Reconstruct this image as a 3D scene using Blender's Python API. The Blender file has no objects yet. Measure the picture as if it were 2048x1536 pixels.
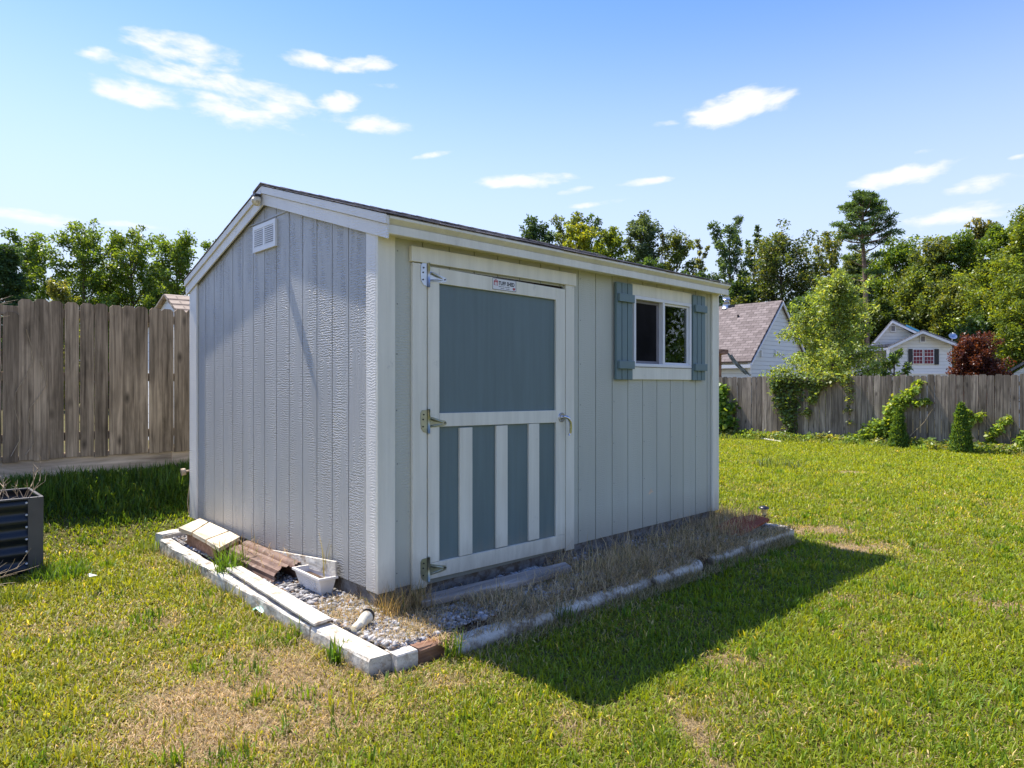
import bpy, math, random
import numpy as np
from mathutils import Vector, Matrix
S = bpy.context.scene
COL = S.collection
R = math.radians
rng = np.random.default_rng(7)
random.seed(7)

# ------------------------------------------------------------------ camera
TH = 0.80829                                   # yaw of the long wall against the view axis
FX, CX, CY = 1352.6, 1024.0, 770.5
CAM = np.array([-2.069, -3.244, 1.157])
FV = np.array([math.cos(TH), math.sin(TH)]); RV = np.array([math.sin(TH), -math.cos(TH)])
cd = bpy.data.cameras.new('camera'); cam = bpy.data.objects.new('camera', cd); COL.objects.link(cam)
cam.location = CAM; cam.rotation_euler = (R(90), 0, -math.atan2(FV[0], FV[1]))
cd.sensor_width = 36; cd.lens = 36 * FX / 2048; cd.shift_y = 2.5 / 2048
cd.clip_start = 0.05; cd.clip_end = 2000
S.camera = cam
S.view_settings.view_transform = 'Standard'; S.view_settings.look = 'None'
S.view_settings.exposure = 1.05; S.view_settings.gamma = 1

# ------------------------------------------------------------------ light
SUN = Vector((0.155, -1.31, -2.275)).normalized()
sl = bpy.data.lights.new('sun', 'SUN'); sl.energy = 4.4; sl.angle = R(0.53); sl.color = (1, .94, .85)
so = bpy.data.objects.new('sun', sl); COL.objects.link(so)
so.rotation_euler = SUN.to_track_quat('-Z', 'Y').to_euler(); so.location = (0, 10, 20)

W = bpy.data.worlds.new('World'); S.world = W; W.use_nodes = True
nt = W.node_tree; nt.nodes.clear()
def N(nt, t, **k):
    n = nt.nodes.new(t)
    for a, b in k.items(): setattr(n, a, b)
    return n
def L(nt, a, b): nt.links.new(a, b)
def M(nt, op, a, b=None, c=None, clamp=False):
    n = nt.nodes.new('ShaderNodeMath'); n.operation = op; n.use_clamp = clamp
    for i, v in enumerate((a, b, c)):
        if v is None: continue
        if isinstance(v, (int, float)): n.inputs[i].default_value = v
        else: nt.links.new(v, n.inputs[i])
    return n.outputs[0]
sky = N(nt, 'ShaderNodeTexSky', sky_type='NISHITA', sun_disc=False)
sky.sun_elevation = R(60); sky.sun_rotation = R(-5.5); sky.air_density = 1.0; sky.dust_density = 0.3; sky.ozone_density = 4.0
hs = N(nt, 'ShaderNodeHueSaturation'); hs.inputs['Saturation'].default_value = 1.02; hs.inputs['Value'].default_value = 1.0
wb = N(nt, 'ShaderNodeMix', data_type='RGBA', blend_type='MULTIPLY'); wb.inputs[0].default_value = 1; L(nt, sky.outputs[0], wb.inputs[6]); wb.inputs[7].default_value = (1.01, .915, .985, 1); L(nt, wb.outputs[2], hs.inputs['Color'])
def ray(u, v):
    d = FV + RV * (u - CX) / FX
    return np.array([d[0], d[1], -(v - CY) / FX])
tc = N(nt, 'ShaderNodeTexCoord'); nrm = N(nt, 'ShaderNodeVectorMath', operation='NORMALIZE'); L(nt, tc.outputs['Generated'], nrm.inputs[0])
sx = N(nt, 'ShaderNodeSeparateXYZ'); L(nt, nrm.outputs[0], sx.inputs[0])
az = M(nt, 'ARCTAN2', sx.outputs[0], sx.outputs[1]); el = M(nt, 'ARCSINE', sx.outputs[2])
cmb = N(nt, 'ShaderNodeCombineXYZ'); L(nt, az, cmb.inputs[0]); L(nt, el, cmb.inputs[1])
mp = N(nt, 'ShaderNodeMapping'); mp.inputs['Scale'].default_value = (1, 2.6, 1); L(nt, cmb.outputs[0], mp.inputs[0])
nz = N(nt, 'ShaderNodeTexNoise'); nz.inputs['Scale'].default_value = 11; nz.inputs['Detail'].default_value = 9; nz.inputs['Roughness'].default_value = .6
nz.inputs['Distortion'].default_value = .25
L(nt, mp.outputs[0], nz.inputs[0])
nz2 = N(nt, 'ShaderNodeTexNoise'); nz2.inputs['Scale'].default_value = 34; nz2.inputs['Detail'].default_value = 5
L(nt, mp.outputs[0], nz2.inputs[0])
CLOUDS = [  # u, v, half width, half height, strength, tilt
 (365,102,110,34,1.25,0),(195,105,42,16,.75,.1),(300,140,130,22,1.05,-.05),(440,152,130,34,1.05,-.12),(540,180,110,36,.95,-.2),(275,188,105,34,1.25,-.08),
 (470,225,140,34,1.0,-.05),(560,215,70,26,.8,-.1),(675,203,50,24,1.2,.05),(745,248,90,22,1.15,.03),(620,122,70,20,1.0,0),(705,130,70,22,1.1,.1),(765,172,45,10,.5,0),
 (1480,210,105,36,1.35,.1),(1330,247,35,10,.6,0),(860,312,45,9,.45,.15),(1045,361,105,17,1.15,0),(1150,381,40,9,.8,.1),(1290,364,55,10,.95,.05),
 (1810,350,115,22,1.2,.08),(1970,368,90,20,1.15,.08),(1940,422,130,26,1.2,.07),(1850,302,40,8,.5,0),(2040,315,30,8,.7,0),(60,432,110,18,1.15,-.03),(270,452,90,10,.7,0),
 (1210,405,70,9,.5,.1),(910,192,30,9,.4,0)]
dens = None
for (u, v, a, b, s, t) in CLOUDS:
    d = ray(u, v); d /= np.linalg.norm(d); A0 = math.atan2(d[0], d[1]); E0 = math.asin(d[2])
    d1 = ray(u + a, v); d1 /= np.linalg.norm(d1); d2 = ray(u, v - b); d2 /= np.linalg.norm(d2)
    ha = abs(math.atan2(d1[0], d1[1]) - A0); hb = abs(math.asin(d2[2]) - E0); ha *= .88; hb *= .82
    X = M(nt, 'SUBTRACT', az, A0); Y = M(nt, 'SUBTRACT', el, E0)
    Y = M(nt, 'MULTIPLY_ADD', X, -t, Y)
    X = M(nt, 'MULTIPLY', X, 1 / ha); Y = M(nt, 'MULTIPLY', Y, 1 / hb)
    r2 = M(nt, 'MULTIPLY_ADD', X, X, M(nt, 'MULTIPLY', Y, Y))
    f = M(nt, 'SUBTRACT', s, r2)
    dens = f if dens is None else M(nt, 'SMOOTH_MAX', dens, f, .35)
n1 = M(nt, 'MULTIPLY_ADD', nz.outputs[0], 5.8, -2.95)
n2 = M(nt, 'MULTIPLY_ADD', nz2.outputs[0], 1.8, -.9)
dd = M(nt, 'ADD', M(nt, 'ADD', M(nt, 'MAXIMUM', dens, -3), n1), n2)
mr = N(nt, 'ShaderNodeMapRange', interpolation_type='SMOOTHSTEP'); L(nt, dd, mr.inputs[0])
mr.inputs[1].default_value = -.35; mr.inputs[2].default_value = 1.55; mr.inputs[3].default_value = 0; mr.inputs[4].default_value = .96
hz = N(nt, 'ShaderNodeMapRange', interpolation_type='SMOOTHSTEP'); L(nt, el, hz.inputs[0])
hz.inputs[1].default_value = .03; hz.inputs[2].default_value = .56; hz.inputs[3].default_value = .97; hz.inputs[4].default_value = 0
m0 = N(nt, 'ShaderNodeMix', data_type='RGBA'); L(nt, hz.outputs[0], m0.inputs[0]); tz = N(nt, 'ShaderNodeMapRange', interpolation_type='SMOOTHSTEP'); L(nt, el, tz.inputs[0]); tz.inputs[1].default_value = .12; tz.inputs[2].default_value = .56
tm = N(nt, 'ShaderNodeMix', data_type='RGBA', blend_type='MULTIPLY'); L(nt, tz.outputs[0], tm.inputs[0]); L(nt, hs.outputs[0], tm.inputs[6]); tm.inputs[7].default_value = (.50, .68, .93, 1)
L(nt, tm.outputs[2], m0.inputs[6]); m0.inputs[7].default_value = (2.3, 2.65, 3.25, 1)
mx = N(nt, 'ShaderNodeMix', data_type='RGBA'); L(nt, mr.outputs[0], mx.inputs[0]); L(nt, m0.outputs[2], mx.inputs[6])
mx.inputs[7].default_value = (3.5, 3.5, 3.6, 1)
bg = N(nt, 'ShaderNodeBackground'); bg.inputs[1].default_value = 0.15; L(nt, mx.outputs[2], bg.inputs[0])
wo = N(nt, 'ShaderNodeOutputWorld'); L(nt, bg.outputs[0], wo.inputs[0])
S.cycles.max_bounces = 6; S.cycles.transparent_max_bounces = 8

# ------------------------------------------------------------------ pixel -> point helpers
C2 = CAM[:2]
def at(u, v, D): d = ray(u, v); return np.array([C2[0] + D * d[0], C2[1] + D * d[1], CAM[2] + D * d[2]])
def on_z(u, v, z): d = ray(u, v); t = (z - CAM[2]) / d[2]; return np.array([C2[0] + t * d[0], C2[1] + t * d[1], z])
def on_x(u, v, x): d = ray(u, v); t = (x - C2[0]) / d[0]; return np.array([x, C2[1] + t * d[1], CAM[2] + t * d[2]])
def on_y(u, v, y): d = ray(u, v); t = (y - C2[1]) / d[1]; return np.array([C2[0] + t * d[0], y, CAM[2] + t * d[2]])

# ------------------------------------------------------------------ noise + terrain
_tab = rng.random((256, 256))
def vnoise(x, y, s=1.0, o=0):
    x = np.asarray(x, float) / s + 37.3 + o * 13.7; y = np.asarray(y, float) / s + 11.1 + o * 7.9
    xi = np.floor(x).astype(int); yi = np.floor(y).astype(int); fx = x - xi; fy = y - yi
    fx = fx * fx * (3 - 2 * fx); fy = fy * fy * (3 - 2 * fy)
    g = lambda a, b: _tab[a & 255, b & 255]
    return (g(xi, yi) * (1 - fx) + g(xi + 1, yi) * fx) * (1 - fy) + (g(xi, yi + 1) * (1 - fx) + g(xi + 1, yi + 1) * fx) * fy
def fbm(x, y, s, o=0): return (vnoise(x, y, s, o) + .5 * vnoise(x, y, s / 2.1, o + 1) + .25 * vnoise(x, y, s / 4.3, o + 2)) / 1.75
def ss(t): t = np.clip(t, 0, 1); return t * t * (3 - 2 * t)
def ground(x, y):
    x = np.asarray(x, float); y = np.asarray(y, float)
    z = -.19 - .0075 * np.clip(x, -5, 25)
    z = z + .40 * ss((y - 2.75) / 1.75) * ss((4.2 - x) / 3.0)
    z = z + (vnoise(x, y, 1.1) - .5) * .035 + (vnoise(x, y, .35, 3) - .5) * .012
    return z

# ------------------------------------------------------------------ object helpers
def setp(o, label=None, cat=None, group=None, kind=None):
    if label: o['label'] = label
    if cat: o['category'] = cat
    if group: o['group'] = group
    if kind: o['kind'] = kind
    return o
def empty(name, loc, label, cat, group=None):
    o = bpy.data.objects.new(name, None); COL.objects.link(o); o.location = Vector(loc); o.empty_display_size = .1
    return setp(o, label, cat, group)
def link(name, me, parent=None):
    o = bpy.data.objects.new(name, me); COL.objects.link(o)
    if parent is not None:
        o.parent = parent
        p = Vector((0, 0, 0)); q = parent
        while q is not None: p = p + q.location; q = q.parent
        o.location = -p
    return o
class MB:
    def __init__(s): s.v = []; s.f = []; s.m = []; s.sm = []
    def add(s, vs, fs, mi=0, smooth=False, mat=None):
        n = len(s.v)
        for p in vs:
            p = Vector(p)
            if mat is not None: p = mat @ p
            s.v.append(tuple(p))
        for f in fs: s.f.append([i + n for i in f]); s.m.append(mi); s.sm.append(smooth)
        return s
    def box(s, a, b, mi=0, mat=None):
        x0, y0, z0 = a; x1, y1, z1 = b
        vs = [(x0,y0,z0),(x1,y0,z0),(x1,y1,z0),(x0,y1,z0),(x0,y0,z1),(x1,y0,z1),(x1,y1,z1),(x0,y1,z1)]
        return s.add(vs, [(3,2,1,0),(4,5,6,7),(0,1,5,4),(1,2,6,5),(2,3,7,6),(3,0,4,7)], mi, False, mat)
    def prism(s, poly, d, mi=0):
        """poly: list of 3D points (planar), extruded by vector d"""
        n = len(poly); d = Vector(d)
        vs = [Vector(p) for p in poly] + [Vector(p) + d for p in poly]
        fs = [list(range(n))[::-1], list(range(n, 2 * n))] + [(i, (i + 1) % n, n + (i + 1) % n, n + i) for i in range(n)]
        return s.add(vs, fs, mi)
    def tube(s, pts, rad, seg=8, mi=0, caps=True, smooth=True):
        pts = [Vector(p) for p in pts]; rad = rad if hasattr(rad, '__len__') else [rad] * len(pts)
        vs = []; up = Vector((0.13, .21, 1)).normalized()
        for i, p in enumerate(pts):
            t = (pts[min(i + 1, len(pts) - 1)] - pts[max(i - 1, 0)])
            if t.length < 1e-9: t = Vector((0, 0, 1))
            t.normalize(); a = t.cross(up)
            if a.length < .05: a = t.cross(Vector((1, 0, 0)))
            a.normalize(); b = t.cross(a)
            for k in range(seg):
                an = 2 * math.pi * k / seg; vs.append(p + (a * math.cos(an) + b * math.sin(an)) * rad[i])
        fs = []
        for i in range(len(pts) - 1):
            for k in range(seg):
                k2 = (k + 1) % seg; fs.append((i*seg+k, i*seg+k2, (i+1)*seg+k2, (i+1)*seg+k))
        s.add(vs, fs, mi, smooth)
        if caps:
            n = len(s.v) - len(vs)
            s.f.append([n + k for k in range(seg)]); s.m.append(mi); s.sm.append(False)
            e = n + (len(pts) - 1) * seg
            s.f.append([e + k for k in range(seg)][::-1]); s.m.append(mi); s.sm.append(False)
        return s
    def build(s, name, mats, parent=None, bevel=0):
        me = bpy.data.meshes.new(name); me.from_pydata(s.v, [], s.f); me.update()
        if not isinstance(mats, (list, tuple)): mats = [mats]
        for m in mats: me.materials.append(m)
        me.polygons.foreach_set('material_index', s.m); me.polygons.foreach_set('use_smooth', s.sm)
        o = link(name, me, parent)
        if bevel:
            b = o.modifiers.new('bevel', 'BEVEL'); b.width = bevel; b.segments = 2; b.limit_method = 'ANGLE'; b.angle_limit = R(40)
        return o
def npmesh(name, V, loops, starts, col, m, parent=None, smooth=False):
    me = bpy.data.meshes.new(name); V = np.ascontiguousarray(V, np.float32)
    me.vertices.add(len(V)); me.vertices.foreach_set('co', V.ravel())
    me.loops.add(len(loops)); me.loops.foreach_set('vertex_index', np.ascontiguousarray(loops, np.int32))
    me.polygons.add(len(starts)); me.polygons.foreach_set('loop_start', np.ascontiguousarray(starts, np.int32))
    me.update(calc_edges=True)
    if smooth: me.polygons.foreach_set('use_smooth', np.ones(len(starts), bool))
    if col is not None:
        a = me.attributes.new('Col', 'FLOAT_COLOR', 'POINT')
        c = np.ones((len(V), 4), np.float32); c[:, :3] = col; a.data.foreach_set('color', c.ravel())
    me.materials.append(m)
    return link(name, me, parent)

# ------------------------------------------------------------------ materials
def newmat(name):
    m = bpy.data.materials.new(name); m.use_nodes = True; nt = m.node_tree
    return m, nt, nt.nodes['Principled BSDF']
def ramp(nt, fac, stops):
    r = N(nt, 'ShaderNodeValToRGB'); e = r.color_ramp.elements
    while len(e) < len(stops): e.new(.5)
    for i, (p, c) in enumerate(stops):
        e[i].position = p; e[i].color = (*c, 1) if len(c) == 3 else c
    L(nt, fac, r.inputs[0]); return r.outputs[0]
def mixc(nt, fac, a, b, mode='MIX'):
    n = N(nt, 'ShaderNodeMix', data_type='RGBA', blend_type=mode)
    for s, v in ((0, fac), (6, a), (7, b)):
        if isinstance(v, (int, float)): n.inputs[s].default_value = v
        elif isinstance(v, tuple): n.inputs[s].default_value = (*v, 1)
        else: L(nt, v, n.inputs[s])
    return n.outputs[2]
def coord(nt, scale=(1, 1, 1), rot=(0, 0, 0)):
    t = N(nt, 'ShaderNodeTexCoord'); p = N(nt, 'ShaderNodeMapping'); p.inputs['Scale'].default_value = scale; p.inputs['Rotation'].default_value = rot
    L(nt, t.outputs['Object'], p.inputs[0]); return p.outputs[0]
def noise(nt, vec, scale, detail=4, rough=.55, dist=0):
    n = N(nt, 'ShaderNodeTexNoise'); n.inputs['Scale'].default_value = scale; n.inputs['Detail'].default_value = detail
    n.inputs['Roughness'].default_value = rough; n.inputs['Distortion'].default_value = dist
    L(nt, vec, n.inputs[0]); return n.outputs[0]
def bump(nt, bs, h, strength, dist, prev=None):
    b = N(nt, 'ShaderNodeBump'); b.inputs['Strength'].default_value = strength; b.inputs['Distance'].default_value = dist
    L(nt, h, b.inputs['Height'])
    if prev is not None: L(nt, prev, b.inputs['Normal'])
    L(nt, b.outputs[0], bs.inputs['Normal']); return b.outputs[0]
def paint(name, c, rough=.55, var=.12, sc=6, stretch=(1, 1, 1), bs_=.3, dirt=None, dirt_t=.62, spec=.5, dist=.002, coatsc=None):
    m, nt, b = newmat(name); v = coord(nt, stretch)
    n = noise(nt, v, sc, 6); c2 = tuple(x * (1 - var * 2) for x in c); c1 = tuple(min(1, x * (1 + var)) for x in c)
    base = ramp(nt, n, [(.3, c2), (.7, c1)])
    if dirt:
        n3 = noise(nt, coord(nt), sc * 1.7, 8, .7); f = ramp(nt, n3, [(dirt_t - .04, (0, 0, 0)), (dirt_t + .1, (1, 1, 1))])
        base = mixc(nt, f, base, dirt)
    if name in ('trim_white', 'panel_slate_blue'):
        t = N(nt, 'ShaderNodeTexCoord'); sp = N(nt, 'ShaderNodeSeparateXYZ'); L(nt, t.outputs['Object'], sp.inputs[0]); nd = noise(nt, coord(nt, (9, 9, 2.5)), 1.5, 6, .7)
        f = M(nt, 'MULTIPLY_ADD', M(nt, 'ADD', sp.outputs[2], M(nt, 'MULTIPLY', nd, -.28)), -5, .25, clamp=True); base = mixc(nt, M(nt, 'MULTIPLY', f, .5), base, (.30, .25, .18))
        st = ramp(nt, noise(nt, coord(nt, (22, 22, 1.2)), 1.0, 5, .6), [(.35, (.90, .90, .89)), (.62, (1, 1, 1))]); base = mixc(nt, 1.0, base, st, 'MULTIPLY')
    if name in ('painted_timber', 'painted_log'):
        t = N(nt, 'ShaderNodeTexCoord'); sp = N(nt, 'ShaderNodeSeparateXYZ'); L(nt, t.outputs['Object'], sp.inputs[0]); nd = noise(nt, coord(nt), 14, 6, .7)
        f = M(nt, 'MULTIPLY_ADD', M(nt, 'ADD', sp.outputs[2], M(nt, 'MULTIPLY', nd, -.09)), -22, -4.1, clamp=True); base = mixc(nt, M(nt, 'MULTIPLY', f, .75), base, (.22, .16, .10))
        ck = ramp(nt, noise(nt, coord(nt, (60, 5, 60)), 1.0, 6, .7), [(.36, (.62, .58, .52)), (.46, (1, 1, 1))]); base = mixc(nt, .8, base, ck, 'MULTIPLY')
    L(nt, base, b.inputs['Base Color']); b.inputs['Roughness'].default_value = rough; b.inputs['Specular IOR Level'].default_value = spec
    if bs_: bump(nt, b, noise(nt, v, coatsc or sc * 12, 5), bs_, dist)
    return m

def siding_mat(name, c, strength, axis, gloss=.42):
    """engineered wood siding with pressed cedar grain; axis: horizontal axis scale"""
    m, nt, b = newmat(name)
    st = (1, 8, .9) if axis == 'y' else (8, 1, .9)
    t = N(nt, 'ShaderNodeTexCoord')
    def mapn(s):
        p = N(nt, 'ShaderNodeMapping'); p.inputs['Scale'].default_value = s; L(nt, t.outputs['Object'], p.inputs[0]); return p.outputs[0]
    fig = noise(nt, mapn(st), 1.6, 3, .5, .8)                                    # where the grain flows
    rip = N(nt, 'ShaderNodeTexWave', wave_type='BANDS', bands_direction='Z'); rip.inputs['Scale'].default_value = 20
    rip.inputs['Distortion'].default_value = 9; rip.inputs['Detail'].default_value = 3; rip.inputs['Detail Scale'].default_value = 1.4; rip.inputs['Detail Roughness'].default_value = .6
    L(nt, mapn((1, 1, 1)), rip.inputs[0])
    lines = noise(nt, mapn((1, 60, 1.6) if axis == 'y' else (60, 1, 1.6)), 1.0, 5, .65, 1.2)
    lfac = ramp(nt, fig, [(.42, (0, 0, 0)), (.58, (1, 1, 1))])
    h = mixc(nt, lfac, M(nt, 'MULTIPLY', rip.outputs['Fac'], .75), lines)
    h2 = M(nt, 'MULTIPLY_ADD', noise(nt, mapn((90, 90, 90)), 1, 3), .35, h)
    if axis == 'y':
        warp = noise(nt, mapn((1, 1.2, .7)), 1.0, 2)
        h2 = M(nt, 'MULTIPLY_ADD', warp, 1.0, h2)
    bump(nt, b, h2, min(1, strength), .004 * max(1, strength))
    col = ramp(nt, noise(nt, mapn((3, 3, .6)), 1.2, 5), [(.3, tuple(x * .93 for x in c)), (.7, tuple(x * 1.05 for x in c))])
    fl = ramp(nt, noise(nt, mapn((14, 14, 14)), 1.5, 5, .7), [(.70, (0, 0, 0)), (.78, (1, 1, 1))])
    col = mixc(nt, M(nt, 'MULTIPLY', fl, .18), col, tuple(x * 1.5 for x in c))
    # splash dirt along the lowest hand's breadth
    sp = N(nt, 'ShaderNodeSeparateXYZ'); L(nt, t.outputs['Object'], sp.inputs[0])
    low = M(nt, 'MULTIPLY_ADD', M(nt, 'ADD', sp.outputs[2], M(nt, 'MULTIPLY', fig, -.12)), -5, .9, clamp=True)
    col = mixc(nt, M(nt, 'MULTIPLY', low, .35), col, (.22, .19, .15))
    L(nt, col, b.inputs['Base Color']); b.inputs['Roughness'].default_value = gloss; b.inputs['Specular IOR Level'].default_value = .5
    return m

def wood_mat(name, dark, light, streak=1.0, axis=2, rough=.85, objvar=.25, green=None):
    m, nt, b = newmat(name); s = [44, 44, 44]; s[axis] = 1.5
    oi = N(nt, 'ShaderNodeObjectInfo'); t = N(nt, 'ShaderNodeTexCoord'); ad = N(nt, 'ShaderNodeVectorMath', operation='ADD')
    sc3 = N(nt, 'ShaderNodeVectorMath', operation='SCALE'); sc3.inputs['Scale'].default_value = 60
    cm = N(nt, 'ShaderNodeCombineXYZ'); L(nt, oi.outputs['Random'], cm.inputs[axis]); L(nt, cm.outputs[0], sc3.inputs[0])
    L(nt, t.outputs['Object'], ad.inputs[0]); L(nt, sc3.outputs[0], ad.inputs[1])
    p = N(nt, 'ShaderNodeMapping'); p.inputs['Scale'].default_value = s; L(nt, ad.outputs[0], p.inputs[0])
    n = noise(nt, p.outputs[0], 1.0 * streak, 7, .62, .6)
    p2 = N(nt, 'ShaderNodeMapping'); s2 = [5, 5, 5]; s2[axis] = 1.1; p2.inputs['Scale'].default_value = s2; L(nt, ad.outputs[0], p2.inputs[0])
    n2 = noise(nt, p2.outputs[0], 1, 5, .6, .5)
    c = ramp(nt, n, [(.28, dark), (.5, tuple((a + b_) / 2 for a, b_ in zip(dark, light))), (.74, light)])
    st = ramp(nt, n2, [(.3, (.42, .40, .37)), (.6, (1.15, 1.12, 1.08))]); c = mixc(nt, 1.0, c, st, 'MULTIPLY')
    kn = N(nt, 'ShaderNodeTexVoronoi'); kn.inputs['Scale'].default_value = 1; s3 = [5, 5, 5]; s3[axis] = 2.2
    p3 = N(nt, 'ShaderNodeMapping'); p3.inputs['Scale'].default_value = s3; L(nt, ad.outputs[0], p3.inputs[0]); L(nt, p3.outputs[0], kn.inputs[0])
    kf = ramp(nt, kn.outputs['Distance'], [(.03, (1, 1, 1)), (.17, (0, 0, 0))]); c = mixc(nt, M(nt, 'MULTIPLY', kf, .75), c, tuple(x * .35 for x in dark))
    rv = M(nt, 'MULTIPLY_ADD', oi.outputs['Random'], objvar * 2, 1 - objvar)
    c = mixc(nt, 1.0, c, None or rv, 'MULTIPLY')
    if green:
        sp = N(nt, 'ShaderNodeSeparateXYZ'); L(nt, t.outputs['Object'], sp.inputs[0])
        g = M(nt, 'MULTIPLY', M(nt, 'MULTIPLY_ADD', M(nt, 'ADD', sp.outputs[2], M(nt, 'MULTIPLY', n2, -.6)), -1.5, .7 + green[1], clamp=True), .55)
        c = mixc(nt, g, c, green[0])
    L(nt, c, b.inputs['Base Color']); b.inputs['Roughness'].default_value = rough; b.inputs['Specular IOR Level'].default_value = .25
    bump(nt, b, n, .8, .004)
    return m

def leaf_mat(name, tint=(1, 1, 1), trans=.45, rough=.5, spec=.35):
    m, nt, b = newmat(name); a = N(nt, 'ShaderNodeAttribute', attribute_name='Col')
    c = mixc(nt, 1.0, a.outputs['Color'], tint, 'MULTIPLY'); L(nt, c, b.inputs['Base Color'])
    b.inputs['Roughness'].default_value = rough; b.inputs['Specular IOR Level'].default_value = spec
    tr = N(nt, 'ShaderNodeBsdfTranslucent'); c2 = mixc(nt, 1.0, c, (1.55, 1.3, .35), 'MULTIPLY'); L(nt, c2, tr.inputs[0])
    mx = N(nt, 'ShaderNodeMixShader'); mx.inputs[0].default_value = trans; L(nt, b.outputs[0], mx.inputs[1]); L(nt, tr.outputs[0], mx.inputs[2])
    L(nt, mx.outputs[0], nt.nodes['Material Output'].inputs[0]); return m

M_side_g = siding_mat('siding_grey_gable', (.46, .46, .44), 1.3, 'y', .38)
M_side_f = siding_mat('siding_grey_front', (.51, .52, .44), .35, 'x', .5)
M_trim = paint('trim_white', (.83, .80, .67), .5, .04, 4, (1, 1, .4), .35, dirt=(.55, .54, .47), dirt_t=.68, coatsc=60)
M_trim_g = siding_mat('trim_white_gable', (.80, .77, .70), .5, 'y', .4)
M_panel = paint('panel_slate_blue', (.14, .20, .205), .5, .05, 3, (1, 1, .3), .5, dirt=(.13, .19, .21), dirt_t=.66, coatsc=70)
M_shut = paint('shutter_blue', (.15, .22, .225), .5, .05, 6, (1, 1, .3), .4, coatsc=60)
M_shingle = paint('shingle_grey', (.27, .24, .225), .95, .35, 14, (1, 1, 1), .8, dirt=(.24, .21, .2), dirt_t=.58, dist=.004)
M_found = paint('foundation_board', (.20, .19, .175), .9, .25, 9, (1, 1, 3), .5, dirt=(.10, .075, .05), dirt_t=.5)
M_dark = paint('dark_interior', (.02, .02, .02), .9, .1, 5, bs_=0)
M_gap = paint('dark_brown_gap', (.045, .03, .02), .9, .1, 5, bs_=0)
M_galv = paint('galvanised', (.55, .58, .62), .32, .1, 20, bs_=.1); M_galv.node_tree.nodes['Principled BSDF'].inputs['Metallic'].default_value = .85
M_chrome = paint('satin_steel', (.62, .62, .64), .25, .05, 20, bs_=0); M_chrome.node_tree.nodes['Principled BSDF'].inputs['Metallic'].default_value = .95
M_vinyl = paint('vinyl_white', (.80, .80, .79), .35, .02, 5, bs_=0)
M_vinyl_sh = paint('vinyl_plastic', (.80, .75, .68), .45, .05, 8, bs_=.1, dirt=(.45, .38, .3), dirt_t=.66)
M_sash0 = paint('nail_grey', (.22, .23, .22), .6, .2, 9, bs_=0)
M_screen = paint('insect_screen', (.016, .015, .016), .9, .3, 3, bs_=0, spec=.08)
M_black = paint('black_print', (.02, .02, .022), .5, .05, 5, bs_=0)
M_red = paint('red_print', (.45, .04, .04), .5, .05, 5, bs_=0)
M_signw = paint('sign_white', (.78, .78, .78), .4, .03, 5, bs_=0)
M_ptimber = paint('painted_timber', (.72, .67, .57), .85, .2, 7, (1, 1, 1), .8, dirt=(.36, .29, .21), dirt_t=.54, dist=.006, coatsc=30)
M_pole = paint('painted_log', (.68, .64, .55), .8, .2, 8, (.4, 1, 1), .8, dirt=(.20, .16, .11), dirt_t=.52, dist=.008, coatsc=22)
M_board = wood_mat('pale_board', (.48, .38, .25), (.86, .78, .62), 1, 1, .75, .06)
M_wplank = wood_mat('weathered_plank', (.34, .29, .25), (.60, .54, .48), 1, 0, .8, .08)
M_brownw = wood_mat('brown_wood', (.20, .10, .06), (.42, .26, .18), 1, 0, .8, .05)
M_fence_l = wood_mat('fence_wood_near', (.11, .078, .05), (.60, .46, .31), .9, 2, .9, .2)
M_fence_r = wood_mat('fence_wood_far', (.085, .065, .05), (.47, .39, .30), .9, 2, .9, .40)
M_kick = wood_mat('kickboard_wood', (.46, .34, .24), (.80, .66, .50), .7, 0, .85, .05)
M_brownpl = paint('brown_plastic', (.17, .095, .065), .7, .2, 9, (1, 1, 1), .2, dirt=(.36, .26, .2), dirt_t=.6)
M_bed = paint('corrugated_dark', (.012, .017, .024), .38, .15, 9, bs_=.1, dirt=(.09, .09, .09), dirt_t=.72)
M_bedpost = paint('bed_corner_grey', (.085, .08, .08), .45, .1, 9, bs_=.1)
M_soil = paint('soil', (.16, .10, .06), .95, .3, 20, bs_=1, dist=.02)
M_blackpl = paint('black_plastic', (.02, .02, .025), .35, .1, 9, bs_=0)
M_redtile = paint('red_paver', (.34, .09, .04), .9, .15, 9, bs_=.3, spec=.15)
M_pvc = paint('pvc_cream', (.72, .66, .5), .4, .08, 9, bs_=.1, dirt=(.4, .3, .18), dirt_t=.6)
M_stem = paint('dry_stem', (.50, .38, .24), .9, .2, 20, bs_=0)
M_vine = paint('vine_stem', (.17, .12, .08), .9, .2, 20, bs_=0)
M_bark = wood_mat('bark', (.06, .045, .03), (.22, .17, .13), .6, 2, .95, .2)
M_barkp = wood_mat('pine_bark', (.12, .085, .06), (.34, .25, .19), .6, 2, .95, .1)
M_teal = paint('teal_plastic', (.30, .62, .55), .4, .2, 20, bs_=.2)
M_lamp = paint('clear_amber', (.75, .62, .25), .3, .05, 9, bs_=0)
M_leafA = leaf_mat('leaf_broad', tint=(1.75, 1.9, 1.9), trans=.5, rough=.42, spec=.45)
M_needle = leaf_mat('leaf_needle', tint=(1.9, 2.0, 2.2), trans=.38, rough=.6, spec=.3)
M_grass = leaf_mat('grass_blade', trans=.46, rough=.5, spec=.35)
M_straw = leaf_mat('dry_straw', trans=.25, rough=.8, spec=.2)
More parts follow.
